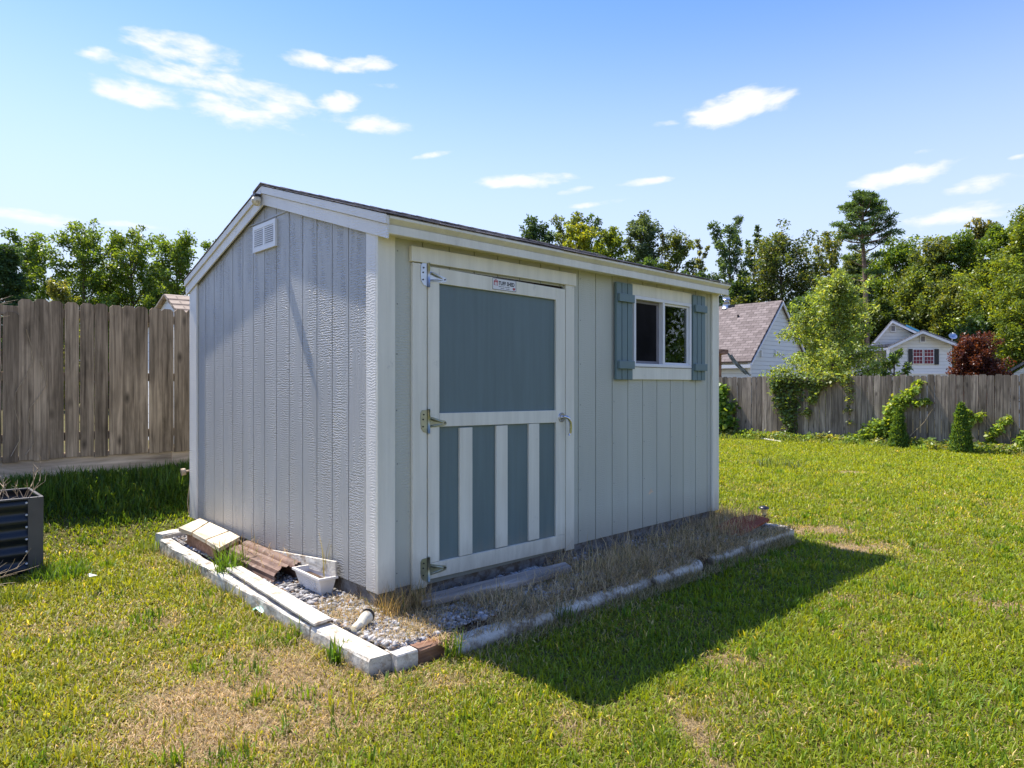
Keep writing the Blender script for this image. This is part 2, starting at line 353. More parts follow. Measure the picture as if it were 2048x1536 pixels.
def glass_mat():
    m, nt, b = newmat('window_glass'); nt.nodes.remove(b)
    g = N(nt, 'ShaderNodeBsdfGlossy'); g.inputs['Roughness'].default_value = .01; g.inputs['Color'].default_value = (.9, .95, .95, 1)
    t = N(nt, 'ShaderNodeBsdfTransparent'); t.inputs[0].default_value = (.75, .8, .78, 1)
    f = N(nt, 'ShaderNodeFresnel'); f.inputs[0].default_value = 1.9
    mx = N(nt, 'ShaderNodeMixShader'); L(nt, f.outputs[0], mx.inputs[0]); L(nt, t.outputs[0], mx.inputs[1]); L(nt, g.outputs[0], mx.inputs[2])
    L(nt, mx.outputs[0], nt.nodes['Material Output'].inputs[0]); return m
M_glass = glass_mat()
def clear_mat():
    m, nt, b = newmat('clear_plastic'); b.inputs['Base Color'].default_value = (.8, .88, .9, 1); b.inputs['Roughness'].default_value = .12
    b.inputs['Transmission Weight'].default_value = .8; return m
M_clear = clear_mat()

DEAD = [(-.90,-.40,.46,.26),(-.75,-.55,.25,.14),(-1.1,-.75,.16,.1),(-.62,-.1,.2,.1),(1.05,-1.61,.13,.08),(4.05,-1.12,.25,.12),(4.5,-.62,.3,.1),(1.6,-2.2,.10,.05),(.24,-1.87,.05,.20),
        (-.1,-1.5,.05,.08),(-.2,-.85,.10,.04),(3.0,-2.3,.14,.07),(-.9,.9,.12,.08),(2.4,-1.6,.07,.04),(7.5,-3.2,.3,.12),(9.5,.9,.25,.1),(5.5,-2.6,.2,.1),(13.5,-1.5,.7,.25)]
def deadness(x, y):
    d = np.zeros_like(x)
    for (a, b, r1, r2) in DEAD:
        q = ((x - a) * FV[0] + (y - b) * FV[1]); p = ((x - a) * RV[0] + (y - b) * RV[1])
        d = np.maximum(d, (1 if r1 > .22 else .7) * np.exp(-((p / r1) ** 2 + (q / (r2 * 1.6)) ** 2) * .9))
    return np.clip(d * 1.5 * (.35 + 1.1 * vnoise(x, y, .12, 5)) , 0, 1)
# ------------------------------------------------------------------ ground sheet
def axis_coords():
    near = np.arange(-6, 19, .12); a = [near]
    s = .12; x = 19; r = []
    while x < 900: s *= 1.16; x += s; r.append(x)
    s = .12; x = -6; l = []
    while x > -900: s *= 1.16; x -= s; l.append(x)
    return np.concatenate([np.array(l[::-1]), near, np.array(r)])
ax = axis_coords(); GX, GY = np.meshgrid(ax, ax, indexing='ij'); n = len(ax)
bed_in = (GX > -.27) & (GX < 3.9) & (GY > -.5) & (GY < 2.95)
GZ = ground(GX, GY); GZ = np.where(bed_in & (GZ > -.2), -.2, GZ)
V = np.stack([GX, GY, GZ], -1).reshape(-1, 3)
I, J = np.meshgrid(np.arange(n - 1), np.arange(n - 1), indexing='ij'); k = (I * n + J).ravel()
loops = np.stack([k, k + n, k + n + 1, k + 1], -1).ravel()
m, nt2, b = newmat('lawn_soil')
v = coord(nt2); nA = noise(nt2, v, 1.6, 8, .6); nB = noise(nt2, v, 22, 6, .7); nC = noise(nt2, v, .25, 4)
c = ramp(nt2, nB, [(.3, (.04, .03, .015)), (.5, (.11, .085, .035)), (.7, (.26, .19, .10))])
c2 = ramp(nt2, nA, [(.35, (.07, .085, .02)), (.6, (.14, .12, .04)), (.75, (.22, .16, .08))])
c = mixc(nt2, .55, c, c2); c = mixc(nt2, 1.0, c, ramp(nt2, nC, [(.3, (.85, .9, .8)), (.7, (1.12, 1.08, 1.1))]), 'MULTIPLY')
L(nt2, c, b.inputs['Base Color']); b.inputs['Roughness'].default_value = .95; b.inputs['Specular IOR Level'].default_value = .1
bump(nt2, b, nB, 1, .02)
da = N(nt2, 'ShaderNodeAttribute', attribute_name='Col'); sc_ = N(nt2, 'ShaderNodeSeparateColor'); L(nt2, da.outputs['Color'], sc_.inputs[0])
L(nt2, mixc(nt2, M(nt2, 'MULTIPLY', sc_.outputs[0], .85), c, ramp(nt2, nB, [(.3, (.17, .115, .06)), (.7, (.38, .28, .17))])), b.inputs['Base Color'])
DN = np.repeat(deadness(GX, GY).reshape(-1, 1), 3, 1)
g = npmesh('ground', V, loops, np.arange(len(k)) * 4, DN, m, smooth=True); setp(g, kind='structure', label='mown back garden lawn with dry brown patches')

# ------------------------------------------------------------------ lawn blades
def blades(P, length, width, lean, col, tipcol, bend=.5):
    """P n x 3 roots -> vertices, loops, starts, colours (5 verts, quad + tri per blade)"""
    n = len(P); a = rng.random(n) * 2 * np.pi; d = np.stack([np.cos(a), np.sin(a), np.zeros(n)], -1)
    sd = np.stack([-np.sin(a + rng.normal(0, .8, n)), np.cos(a), np.zeros(n)], -1); sd /= np.linalg.norm(sd, axis=1)[:, None]
    up = np.array([0, 0, 1.]); w = width[:, None] / 2; l = length[:, None]; le = lean[:, None]
    mid = P + up * l * .55 * np.cos(le * .6) + d * l * .55 * np.sin(le * .6)
    tip = mid + up * l * .45 * np.cos(le * 1.35) + d * l * .45 * np.sin(le * 1.35)
    V = np.stack([P - sd * w, P + sd * w, mid - sd * w * .85, mid + sd * w * .85, tip], 1).reshape(-1, 3)
    base = np.arange(n)[:, None] * 5; loops = (base + np.array([0, 1, 3, 2, 2, 3, 4])).ravel()
    starts = (np.arange(n)[:, None] * 7 + np.array([0, 4])).ravel()
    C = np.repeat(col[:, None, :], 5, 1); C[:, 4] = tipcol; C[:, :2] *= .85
    return V, loops, starts, C.reshape(-1, 3)
def mask_free(x, y):
    ok = ~((x > -.40) & (x < 3.95) & (y > -.64) & (y < 2.98))
    ok &= ~((x < -1.15) & (y > 2.48) & (y < 3.15)) & ((y < 4.62) | (x > 6))
    ok &= x < 15.7
    # behind the shed as seen from here
    dx = x - C2[0]; dy = y - C2[1]
    t = (0 - C2[1]) / np.where(dy > .01, dy, 1); xi = C2[0] + dx * t
    hid = (dy > 4.0) & (t < 1) & (xi > .9) & (xi < 3.4)
    t2 = (0 - C2[0]) / np.where(dx > .01, dx, 1); yi = C2[1] + dy * t2
    hid |= (dx > 3) & (t2 < 1) & (yi > .3) & (yi < 2.0)
    return ok & ~hid
parts = []
TH0 = math.atan2(FV[1], FV[0])
NB = 820000
# sample distance with density ~ d^-1.35 per area
dmin, dmax, e = 1.75, 19.0, .65
uu = rng.random(NB); dist = (dmin ** e + uu * (dmax ** e - dmin ** e)) ** (1 / e)
ang = TH0 + (rng.random(NB) - .5) * R(96)
x = C2[0] + dist * np.cos(ang); y = C2[1] + dist * np.sin(ang)
dn = deadness(x, y); tuft = fbm(x, y, .16, 9)
keep = mask_free(x, y) & (rng.random(NB) > dn * .86) & (rng.random(NB) < .42 + 1.1 * tuft)
x, y, dist, dn, tuft = x[keep], y[keep], dist[keep], dn[keep], tuft[keep]; n = len(x)
P = np.stack([x, y, ground(x, y) - .004], -1)
leftdry = ss((1.0 - x) / 2.5) * ss((y + 2.2) / 2.0) * ss((3.4 - y) / 1.0)
dry = np.clip(.05 + .20 * leftdry + .6 * dn + .9 * (fbm(x, y, .5, 4) - .5) + .5 * (fbm(x, y, 1.9, 6) - .5), 0.04, .95)
isdry = rng.random(n) < dry * .78
hue = rng.random(n)[:, None]; pat = fbm(x, y, .8, 12)[:, None]
green = np.array([.085, .175, .012]) * (1 - hue) + np.array([.23, .30, .018]) * hue
green = green * (1 - .55 * pat) + np.array([.31, .34, .016]) * .55 * pat
far = ss((dist - 5) / 8)[:, None]; green = green * (1 - .6 * far) + np.array([.29, .35, .018]) * .6 * far
green = green * (1 - .45 * leftdry[:, None]) + np.array([.30, .31, .03]) * .45 * leftdry[:, None]
straw = np.array([.52, .42, .18]) * (.6 + .8 * hue)
olive = np.array([.38, .36, .04]) * (.75 + .5 * hue)
h3 = rng.random(n)[:, None]
colr = np.where(isdry[:, None], np.where(h3 < .5, straw, olive), green)
colr *= (.68 + .78 * rng.random(n))[:, None]
ln = (.022 + .034 * rng.random(n) ** 1.3) * (.7 + .75 * tuft) * (1 + .35 * far[:, 0]) * (1 - .35 * dn)
wd = .0058 * (dist / 3) ** .62 * (.7 + .6 * rng.random(n))
lean = np.abs(rng.normal(.9, .45, n)) + isdry * rng.random(n) * .8
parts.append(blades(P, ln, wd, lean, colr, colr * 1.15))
# flat thatch of clippings between the blades
nt_ = 260000; uu = rng.random(nt_); dist = (dmin ** .6 + uu * (11 ** .6 - dmin ** .6)) ** (1 / .6); ang = TH0 + (rng.random(nt_) - .5) * R(94)
x = C2[0] + dist * np.cos(ang); y = C2[1] + dist * np.sin(ang); dn = deadness(x, y)
ld = ss((1.0 - x) / 2.5) * ss((y + 2.2) / 2.0) * ss((3.4 - y) / 1.0)
keep = mask_free(x, y) & (rng.random(nt_) < .10 + .8 * dn + .22 * ld + .7 * (fbm(x, y, .5, 4) - .5)); x, y, dist = x[keep], y[keep], dist[keep]; n = len(x)
cs_ = np.array([.48, .36, .20]) * (.35 + 1.1 * rng.random((n, 1))); cs_ = np.where(rng.random((n, 1)) < .3, np.array([.20, .17, .06]), cs_)
parts.append(blades(np.stack([x, y, ground(x, y) + .002 + .008 * rng.random(n)], -1), .02 + .04 * rng.random(n) ** 2, .0028 * (dist / 3) ** .6 * (.6 + .7 * rng.random(n)), 1.25 + .3 * rng.random(n), cs_, cs_))
# taller tufts scattered in the lawn
def tufts(cx, cy, nn, rad, h, w=.006, c=(.09, .2, .02), leanm=.55):
    a = rng.random(nn) * 2 * np.pi; r = rad * np.sqrt(rng.random(nn)); X = cx + r * np.cos(a); Y = cy + r * np.sin(a)
    P = np.stack([X, Y, ground(X, Y) - .005], -1); hu = rng.random(nn)[:, None]
    C = np.array(c) * (.6 + .8 * hu) + np.array([.05, .03, 0]) * rng.random(nn)[:, None]
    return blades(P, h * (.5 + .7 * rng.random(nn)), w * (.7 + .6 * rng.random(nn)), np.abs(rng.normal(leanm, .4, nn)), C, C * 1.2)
for i in range(1100):
    dd_ = (1.8 ** .9 + rng.random() * (15 ** .9 - 1.8 ** .9)) ** (1 / .9); a_ = TH0 + (rng.random() - .5) * R(84)
    X, Y = C2[0] + dd_ * math.cos(a_), C2[1] + dd_ * math.sin(a_)
    if mask_free(np.array([X]), np.array([Y]))[0]:
        parts.append(tufts(X, Y, int(16 + 34 * rng.random()), .04 + .07 * rng.random(), .05 + .035 * rng.random(), .0075 * (dd_ / 3) ** .5, (.12, .23, .02) if rng.random() < .7 else (.30, .33, .04)))
def merge(parts):
    V, Lp, St, Cc = [], [], [], []; nv = nl = 0
    for (v, l, s, c) in parts:
        V.append(v); Lp.append(l + nv); St.append(s + nl); Cc.append(c); nv += len(v); nl += len(l)
    return np.concatenate(V), np.concatenate(Lp), np.concatenate(St), np.concatenate(Cc)
o = npmesh('lawn_grass', *merge(parts), M_grass); setp(o, 'short green and straw coloured lawn grass around the shed', 'grass', kind='stuff')

# tall weeds along the left fence and edges
parts = []
nn = 26000; X = -2.3 + 3.9 * rng.random(nn); Y = 4.55 - 1.15 * rng.random(nn) ** 1.35
k = fbm(X, Y, .25, 21); kk = (rng.random(nn) < .25 + 1.3 * (k - .2)); X, Y, k = X[kk], Y[kk], k[kk]; nn = len(X)
hu = rng.random(nn)[:, None]; C = np.array([.085, .16, .025]) * (.6 + .9 * hu) + np.array([.05, .03, 0]) * (rng.random(nn)[:, None] < .15)
parts.append(blades(np.stack([X, Y, ground(X, Y)], -1), (.05 + .08 * rng.random(nn)) * (.5 + ss((Y - 3.4) / .5) - .75 * ss((Y - 4.2) / .4)) * (.6 + k), .007 + .006 * rng.random(nn), np.abs(rng.normal(.6, .4, nn)), C, C * 1.3))
o = npmesh('tall_weeds', *merge(parts), M_grass); setp(o, 'tall dark green weeds growing along the kickboard of the left fence', 'weeds', kind='stuff')
parts = [tufts(-1.0 - .3 * random.random(), 2.1 + .45 * random.random(), 45, .1, .13, .006) for i in range(9)]
parts += [tufts(-1.35 - .4 * random.random(), 1.75 + .3 * random.random(), 50, .1, .11, .005, (.13, .2, .03)) for i in range(10)]
o = npmesh('bed_weeds', *merge(parts), M_grass); setp(o, 'bright green weeds tufted around the foot of the dark raised bed', 'weeds', kind='stuff')
def one_tuft(name, cx, cy, nn, rad, h, w, c, label, cat='grass tuft', leanm=.5, z=None):
    v, l, s, cc = tufts(cx, cy, nn, rad, h, w, c, leanm)
    if z is not None: v[:, 2] += z - float(ground(cx, cy))
    o = npmesh(name, v, l, s, cc, M_grass); setp(o, label, cat); return o
one_tuft('grass_clump', -.30, 1.35, 130, .10, .24, .008, (.10, .21, .03), 'big clump of bright green crabgrass growing over the timber edging beside the brown plastic trim', z=-.12)
one_tuft('grass_clump', -.43, -.30, 46, .035, .13, .010, (.12, .26, .03), 'green grass clump at the foot of the near corner of the white timber edging')
one_tuft('grass_clump', -.43, 1.75, 70, .12, .12, .007, (.14, .21, .04), 'low grass clump growing over the buried timber below the deck boards')
one_tuft('grass_clump', -.45, 2.72, 60, .10, .15, .007, (.14, .22, .04), 'grass clump hiding the left end of the edging')
one_tuft('grass_clump', -.43, .95, 60, .10, .12, .006, (.20, .23, .06), 'yellowish grass clump leaning on the long white timber')
one_tuft('grass_clump', .0, -.66, 40, .045, .13, .007, (.10, .2, .03), 'green grass clump against the near end of the rounded white log', z=-.16)
one_tuft('grass_clump', .82, -.66, 44, .06, .15, .007, (.09, .16, .04), 'shaded grass clump leaning over the rounded white log below the door')
one_tuft('grass_clump', -.42, .13, 16, .02, .13, .005, (.12, .2, .04), 'thin grass clump sprouting below the end of the loose white board')
one_tuft('grass_clump', 9.4, 2.1, 160, .5, .22, .012, (.10, .15, .04), 'isolated darker grass clump standing in the open lawn right of the shed', leanm=.8)

# ------------------------------------------------------------------ shed
LX, WY = 3.66, 2.986; EZ, RZ, RY = 2.03, 2.50, 1.455
shed = empty('garden_shed', (0, 0, 0), 'pale grey garden shed with white trim, slate blue door and one shuttered window', 'shed')
# front wall with grooves, window and door openings
WX0, WX1, WZ0, WZ1 = 2.345, 3.19, 1.31, 1.87
DX0, DX1, DZ0, DZ1 = .325, 1.53, 0.0, 1.86
mb = MB()
cuts = [0]
gl = [.1 + .2 * i for i in range(18)]
segs = []; px = 0.0
for gx in gl:
    segs.append((px, gx - .0045, 0)); segs.append((gx - .0045, gx + .0045, .007)); px = gx + .0045
segs.append((px, LX, 0))
def holes(x0, x1):
    z = [(0, EZ + .03)]
    for (a, b, c, d) in ((WX0, WX1, WZ0, WZ1), (DX0, DX1, DZ0, DZ1)):
        if x0 >= a - 1e-6 and x1 <= b + 1e-6:
            nz = []
            for (p, q) in z:
                if c > p: nz.append((p, c))
                if d < q: nz.append((d, q))
            z = nz
    return z
prev = 0
for (x0, x1, dp) in segs:
    xs = [x0] + [c for c in (WX0, WX1, DX0, DX1) if x0 < c < x1] + [x1]
    for a, b_ in zip(xs[:-1], xs[1:]):
        for (p, q) in holes(a, b_): mb.add([(a, dp, p), (b_, dp, p), (b_, dp, q), (a, dp, q)], [(0, 1, 2, 3)])
    if dp:
        for xx in (x0, x1):
            for (p, q) in holes(x0, x1): mb.add([(xx, 0, p), (xx, dp, p), (xx, dp, q), (xx, 0, q)], [(0, 1, 2, 3)])
for gx in [.1 + .2 * i for i in range(18)][::2]:
    for z in np.arange(.08, 2.0, .31):
        if (DX0 - .12 < gx < DX1 + .12) or (WX0 - .25 < gx < WX1 + .25 and z > 1.15): continue
        q = (gx + .022 + random.uniform(-.004, .004), -.0006, z + random.uniform(-.02, .02)); mb.add([(q[0] + .0045 * math.cos(k * math.pi / 3), q[1], q[2] + .0045 * math.sin(k * math.pi / 3)) for k in range(6)], [tuple(range(6))], 1)
mb.build('front_wall', [M_side_f, M_sash0], shed)
# gable wall
def gz_(y): return (EZ + .04) + (RZ - EZ) * (1 - abs(y - RY) / (RY if y < RY else WY - RY))
mb = MB(); segs = []; px = 0.0
for i in range(15):
    gy = .13 + .1945 * i
    if gy > WY: break
    segs.append((px, gy - .0045, 0)); segs.append((gy - .0045, gy + .0045, .007)); px = gy + .0045
segs.append((px, WY, 0))
for (y0, y1, dp) in segs:
    ys = [y0] + ([RY] if y0 < RY < y1 else []) + [y1]
    for a, b_ in zip(ys[:-1], ys[1:]):
        mb.add([(dp, a, 0), (dp, b_, 0), (dp, b_, gz_(b_)), (dp, a, gz_(a))], [(3, 2, 1, 0)])
    if dp:
        for yy in (y0, y1): mb.add([(0, yy, 0), (dp, yy, 0), (dp, yy, gz_(yy)), (0, yy, gz_(yy))], [(0, 1, 2, 3)])
mb.build('gable_wall', M_side_g, shed)
mb = MB()
mb.box((-.006, 1.10, 2.334), (.004, 1.83, 2.346)); mb.build('siding_joint_strip', M_side_g, shed)
mb = MB()     # rear and far walls, floor
mb.box((.02, WY - .02, 0), (LX, WY, EZ + .02)); mb.build('rear_wall', M_side_f, shed)
mb = MB(); mb.prism([(LX - .02, .01, 0), (LX - .02, WY - .021, 0), (LX - .02, WY - .021, EZ), (LX - .02, RY, RZ), (LX - .02, .01, EZ)], (.02, 0, 0)); mb.build('far_gable_wall', M_side_g, shed)
mb = MB(); mb.box((.03, .03, .005), (LX - .03, WY - .03, .03)); mb.build('floor', M_found, shed)
mb = MB(); mb.box((.012, .012, -.24), (LX - .012, .05, -.002)); mb.box((.012, .051, -.24), (.05, WY - .012, -.002)); mb.box((LX - .05, .051, -.24), (LX - .012, WY - .012, -.002)); mb.box((.051, WY - .05, -.24), (LX - .051, WY - .012, -.002))
mb.build('base_skirt', M_found, shed)
# corner trims
def trim(name, a, b, m=M_trim, parent=shed, bev=.003):
    o = MB(); o.box(a, b); return o.build(name, m, parent, bev)
trim('corner_trim', (-.018, -.020, -.004), (.098, -.0005, 2.052))
trim('corner_trim', (-.018, -.0003, -.004), (-.0005, .104, 2.06), M_trim_g)
trim('corner_trim', (3.562, -.020, -.004), (LX + .018, -.0005, 2.045))
trim('corner_trim', (-.018, 2.83, .002), (-.0005, WY + .012, 2.03), M_trim_g)
# roof
sl = (RZ + .075 - 2.085) / (RY + .137)
EY0, EY1 = -.137, WY + .075
def rz(y): return 2.085 + sl * (y - EY0) if y < RY else 2.085 + sl * (RY - EY0) - sl * (y - RY)
X0, X1 = -.036, LX + .04
mb = MB(); tk = .008
mb.prism([(X0, EY0, rz(EY0) - tk), (X0, RY, rz(RY) - tk), (X0, EY1, rz(EY1) - tk), (X0, EY1, rz(EY1)- .002), (X0, RY, rz(RY) - .002), (X0, EY0, rz(EY0) - .002)], (X1 - X0, 0, 0))
roof = mb.build('roof', M_shingle, shed)
# shingle courses: each tab is a thin slab laid up the slope, butts a little uneven
mb = MB(); cs = .135
def slab(x0, x1, ya, yb, lift):
    za, zb = rz(ya) + lift, rz(yb) + .001
    t = .0035
    mb.add([(x0, ya, za), (x1, ya, za), (x1, yb, zb), (x0, yb, zb), (x0, ya, za + t), (x1, ya, za + t), (x1, yb, zb + t), (x0, yb, zb + t)],
           [(3,2,1,0),(4,5,6,7),(0,1,5,4),(1,2,6,5),(2,3,7,6),(3,0,4,7)])
for side in (0, 1):
    y = EY0 - .008 if side == 0 else EY1 + .008; i = 0
    while (y < RY - .02) if side == 0 else (y > RY + .02):
        x = X0 - .012
        off = rng.random() * .2
        while x < X1 + .012:
            w_ = .10 + .16 * rng.random(); x2 = min(x + w_, X1 + .012)
            j = rng.random() * .010; lift = .001 + .004 * rng.random()
            if side == 0: slab(x, x2 - .003, y - j, min(y + cs * 1.2, RY), lift)
            else: slab(x, x2 - .003, y + j, max(y - cs * 1.2, RY), lift)
            x = x2
        y += cs if side == 0 else -cs; i += 1
x = X0 - .012
while x < X1:
    for s_ in (-1, 1):
        mb.add([(x, RY, rz(RY) + .014), (x + .155, RY, rz(RY) + .010), (x + .155, RY + s_ * .13, rz(RY + s_ * .13) + .008), (x, RY + s_ * .13, rz(RY + s_ * .13) + .012),
                (x, RY, rz(RY) + .022), (x + .155, RY, rz(RY) + .018), (x + .155, RY + s_ * .13, rz(RY + s_ * .13) + .016), (x, RY + s_ * .13, rz(RY + s_ * .13) + .020)],
               [(3,2,1,0),(4,5,6,7),(0,1,5,4),(1,2,6,5),(2,3,7,6),(3,0,4,7)])
    x += .15
mb.build('shingles', M_shingle, roof)
# rake boards: wide board, then narrow cap board above it, proud of it
def rake(y0, y1, lo, hi, xa, xb, name):
    o = MB(); o.prism([(xa, y0, rz(y0) - hi), (xa, y1, rz(y1) - hi), (xa, y1, rz(y1) - lo), (xa, y0, rz(y0) - lo)], (xb - xa, 0, 0)); return o.build(name, M_trim_g, shed, .002)
rake(EY0 + .004, RY - .002, .058, .135, -.030, -.0185, 'rake_board'); rake(RY + .002, EY1 - .004, .058, .135, -.030, -.0185, 'rake_board')
rake(EY0, RY - .001, .004, .056, -.042, -.0185, 'rake_cap'); rake(RY + .001, EY1, .004, .056, -.042, -.0185, 'rake_cap')
# eave fascia (front and back) with slanted cap
mb = MB(); mb.box((-.016, -.118, 1.985), (LX + .02, -.100, 2.034)); mb.build('eave_fascia', M_trim, shed, .002)
mb = MB(); mb.prism([(-.0165, EY0 - .002, 2.063), (-.0165, -.103, 2.036), (-.0165, -.085, 2.036), (-.0165, -.085, rz(-.085) - .0085), (-.0165, EY0 - .002, rz(EY0) - .0085)], (LX + .036, 0, 0)); mb.build('eave_cap', M_trim, shed, .001)
mb = MB(); mb.box((-.016, -.0995, 1.998), (LX + .018, -.0003, 2.006)); mb.build('soffit', M_trim, shed)
mb = MB(); mb.box((-.016, WY + .04, 1.96), (LX + .02, WY + .06, 2.06)); mb.build('rear_fascia', M_trim, shed, .002)
# motion sensor under the ridge
mb = MB(); c0 = Vector((-.045, 1.49, 2.47)); 
for t_ in [0]:
    ring = []
    pts = [(c0 + Vector((-.0 - .05 * k / 5, 0, 0))) for k in range(6)]
    mb.tube(pts, [.036, .038, .037, .033, .024, .008], 14)
mb.build('ridge_light', M_pvc, shed)
mb = MB(); mb.box((-.085, 1.455, 2.495), (-.042, 1.53, 2.513)); mb.build('ridge_light_cap', M_blackpl, shed, .004)
# gable vent
vy0, vy1, vz0, vz1 = 1.281, 1.657, 2.125, 2.316
mb = MB()
fr = .03
for a, b_ in (((-.018, vy0, vz0), (-.0008, vy1, vz0 + fr)), ((-.018, vy0, vz1 - fr), (-.0008, vy1, vz1)), ((-.018, vy0, vz0 + fr), (-.0008, vy0 + fr, vz1 - fr)), ((-.018, vy1 - fr, vz0 + fr), (-.0008, vy1, vz1 - fr)), ((-.017, 1.456, vz0 + fr), (-.0008, 1.482, vz1 - fr))): mb.box(a, b_)
vent = mb.build('gable_vent', M_vinyl, shed)
mb = MB(); mb.box((-.003, vy0 + fr + .001, vz0 + fr + .001), (-.0012, vy1 - fr - .001, vz1 - fr - .001)); mb.build('vent_mesh', M_gap, vent)
mb = MB()
for (a, b_) in ((vy0 + fr + .001, 1.455), (1.483, vy1 - fr - .001)):
    for i in range(9):
        z = vz0 + fr + .002 + i * .0146
        mb.prism([(-.016, a, z), (-.016, a, z + .0085), (-.006, a, z + .0125), (-.006, a, z + .004)], (0, b_ - a, 0))
mb.build('louvre_slats', M_vinyl, vent)
# door casing
trim('door_casing', (.215, -.022, -.03), (.317, -.0006, 1.868)); trim('door_casing', (1.540, -.022, -.025), (1.632, -.0006, 1.874))
trim('door_head_trim', (.203, -.030, 1.873), (1.645, -.0006, 1.962))
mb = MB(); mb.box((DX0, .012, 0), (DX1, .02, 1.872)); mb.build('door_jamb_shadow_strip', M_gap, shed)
# door: dark blue slab with white stiles and rails in front; hangs a touch low on the handle side
door = empty('door', (0, 0, 0), None, None); door.parent = shed; door.location = (.325, 0, 0)
for k_ in ('label', 'category'): 
    if k_ in door: del door[k_]
def dtop(x): return 1.858 - (x - .325) * .016
mb = MB(); mb.prism([(.33, -.006, -.02), (1.528, -.006, -.02), (1.528, -.006, dtop(1.52) - .01), (.33, -.006, 1.848)], (0, .016, 0)); mb.build('door_panel', M_panel, door)
def dpart(name, x0, x1, z0, z1, y=-.024, top=None):
    mb = MB(); zt0, zt1 = (z1, z1) if top is None else (dtop(x0), dtop(x1))
    mb.prism([(x0, y, z0), (x1, y, z0), (x1, y, zt1), (x0, y, zt0)], (0, -.0065 - y, 0)); return mb.build(name, M_trim, door, .002)
dpart('door_stile', .325, .408, .107, 1.0, top=1); dpart('door_stile', 1.436, 1.530, .097, 1.0, top=1)
mb = MB(); mb.prism([(.409, -.024, 1.765), (1.435, -.024, 1.757), (1.435, -.024, dtop(1.435)), (.409, -.024, dtop(.409))], (0, .0175, 0)); mb.build('door_rail', M_trim, door, .002)
mb = MB(); mb.prism([(.409, -.024, .909), (1.435, -.024, .895), (1.435, -.024, .981), (.409, -.024, .990)], (0, .0175, 0)); mb.build('door_rail', M_trim, door, .002)
mb = MB(); mb.prism([(.325, -.024, .012), (1.530, -.024, -.004), (1.530, -.024, .0955), (.325, -.024, .1055)], (0, .0175, 0)); mb.build('door_rail', M_trim, door, .002)
for (a, b_) in ((.566, .667), (.869, .969), (1.167, 1.267)): dpart('door_batten', a, b_, .1065, .895, -.0235)
# hinges
def hinge(z, mat_):
    h = MB(); y = -.0265
    pl = []
    for (dx, dz) in ((-.004, -.068), (-.030, -.060), (-.046, -.040), (-.050, -.01), (-.050, .05), (-.040, .066), (-.004, .068)): pl.append((.320 + dx, y, z + dz))
    h.prism(pl, (0, .003, 0))
    h.prism([(.333, y, z + .032), (.345, y, z + .026), (.42, y, z + .004), (.452, y, z - .002), (.462, y, z - .016), (.455, y, z - .028), (.42, y, z - .034), (.345, y, z - .038), (.333, y, z - .042)], (0, .0022, 0))
    h.tube([(.324, y - .004, z - .072), (.324, y - .004, z + .072)], .0085, 10)
    h.tube([(.34, y - .002, z + .015), (.38, y - .005, z + .004), (.43, y - .001, z - .010)], [.008, .009, .004], 6)
    h.tube([(.34, y - .002, z - .03), (.38, y - .004, z - .026), (.43, y - .001, z - .020)], [.006, .006, .003], 6)
    for (dx, dz) in ((-.03, .04), (-.034, .012), (-.034, -.03)): h.tube([(.32 + dx, y - .003, z + dz), (.32 + dx, y, z + dz)], .005, 8, 1)
    h.tube([(.447, y - .003, z - .014), (.447, y, z - .014)], .005, 8, 1)
    return h.build('hinge', [mat_, M_black], door)
M_galv2 = paint('zinc_yellowed', (.42, .43, .33), .35, .15, 20, bs_=.1); M_galv2.node_tree.nodes['Principled BSDF'].inputs['Metallic'].default_value = .8
hinge(1.805, M_galv); hinge(.945, M_galv2); hinge(.075, M_galv2)
# handle: round rose, short neck, drooping curved lever
mb = MB(); hx, hz_ = 1.492, .930
mb.tube([(hx, -.0245, hz_), (hx, -.030, hz_), (hx, -.037, hz_)], [.034, .034, .026], 18)
mb.tube([(hx, -.037, hz_), (hx, -.050, hz_)], [.016, .014], 14)
mb.tube([(hx, -.050, hz_ + .004), (hx + .010, -.062, hz_ + .003), (hx + .026, -.070, hz_ - .008), (hx + .040, -.072, hz_ - .035), (hx + .046, -.070, hz_ - .07), (hx + .047, -.066, hz_ - .105), (hx + .041, -.058, hz_ - .128)],
        [.011, .012, .012, .011, .010, .009, .006], 12)
mb.build('door_handle', M_chrome, door)
# sign
mb = MB(); sx0, sx1, sz0, sz1 = .832, 1.043, 1.772, 1.848
tilt = -.012
def sp_(x, z, y): return (x, y, z + (x - sx0) * tilt)
def srect(x0, z0, x1, z1, y, mi): mb.add([sp_(x0, z0, y), sp_(x1, z0, y), sp_(x1, z1, y), sp_(x0, z1, y)], [(0, 1, 2, 3)], mi)
mb.box((sx0, -.0262, sz0), (sx1, -.0241, sz1), 0)
y1 = -.0266
for (a, b_, c_, d_) in ((sx0 + .001, sz0 + .001, sx1 - .001, sz0 + .004), (sx0 + .001, sz1 - .004, sx1 - .001, sz1 - .001), (sx0 + .001, sz0 + .004, sx0 + .004, sz1 - .004), (sx1 - .004, sz0 + .004, sx1 - .001, sz1 - .004)):
    mb.add([(a, y1, b_), (c_, y1, b_), (c_, y1, d_), (a, y1, d_)], [(0, 1, 2, 3)], 1)
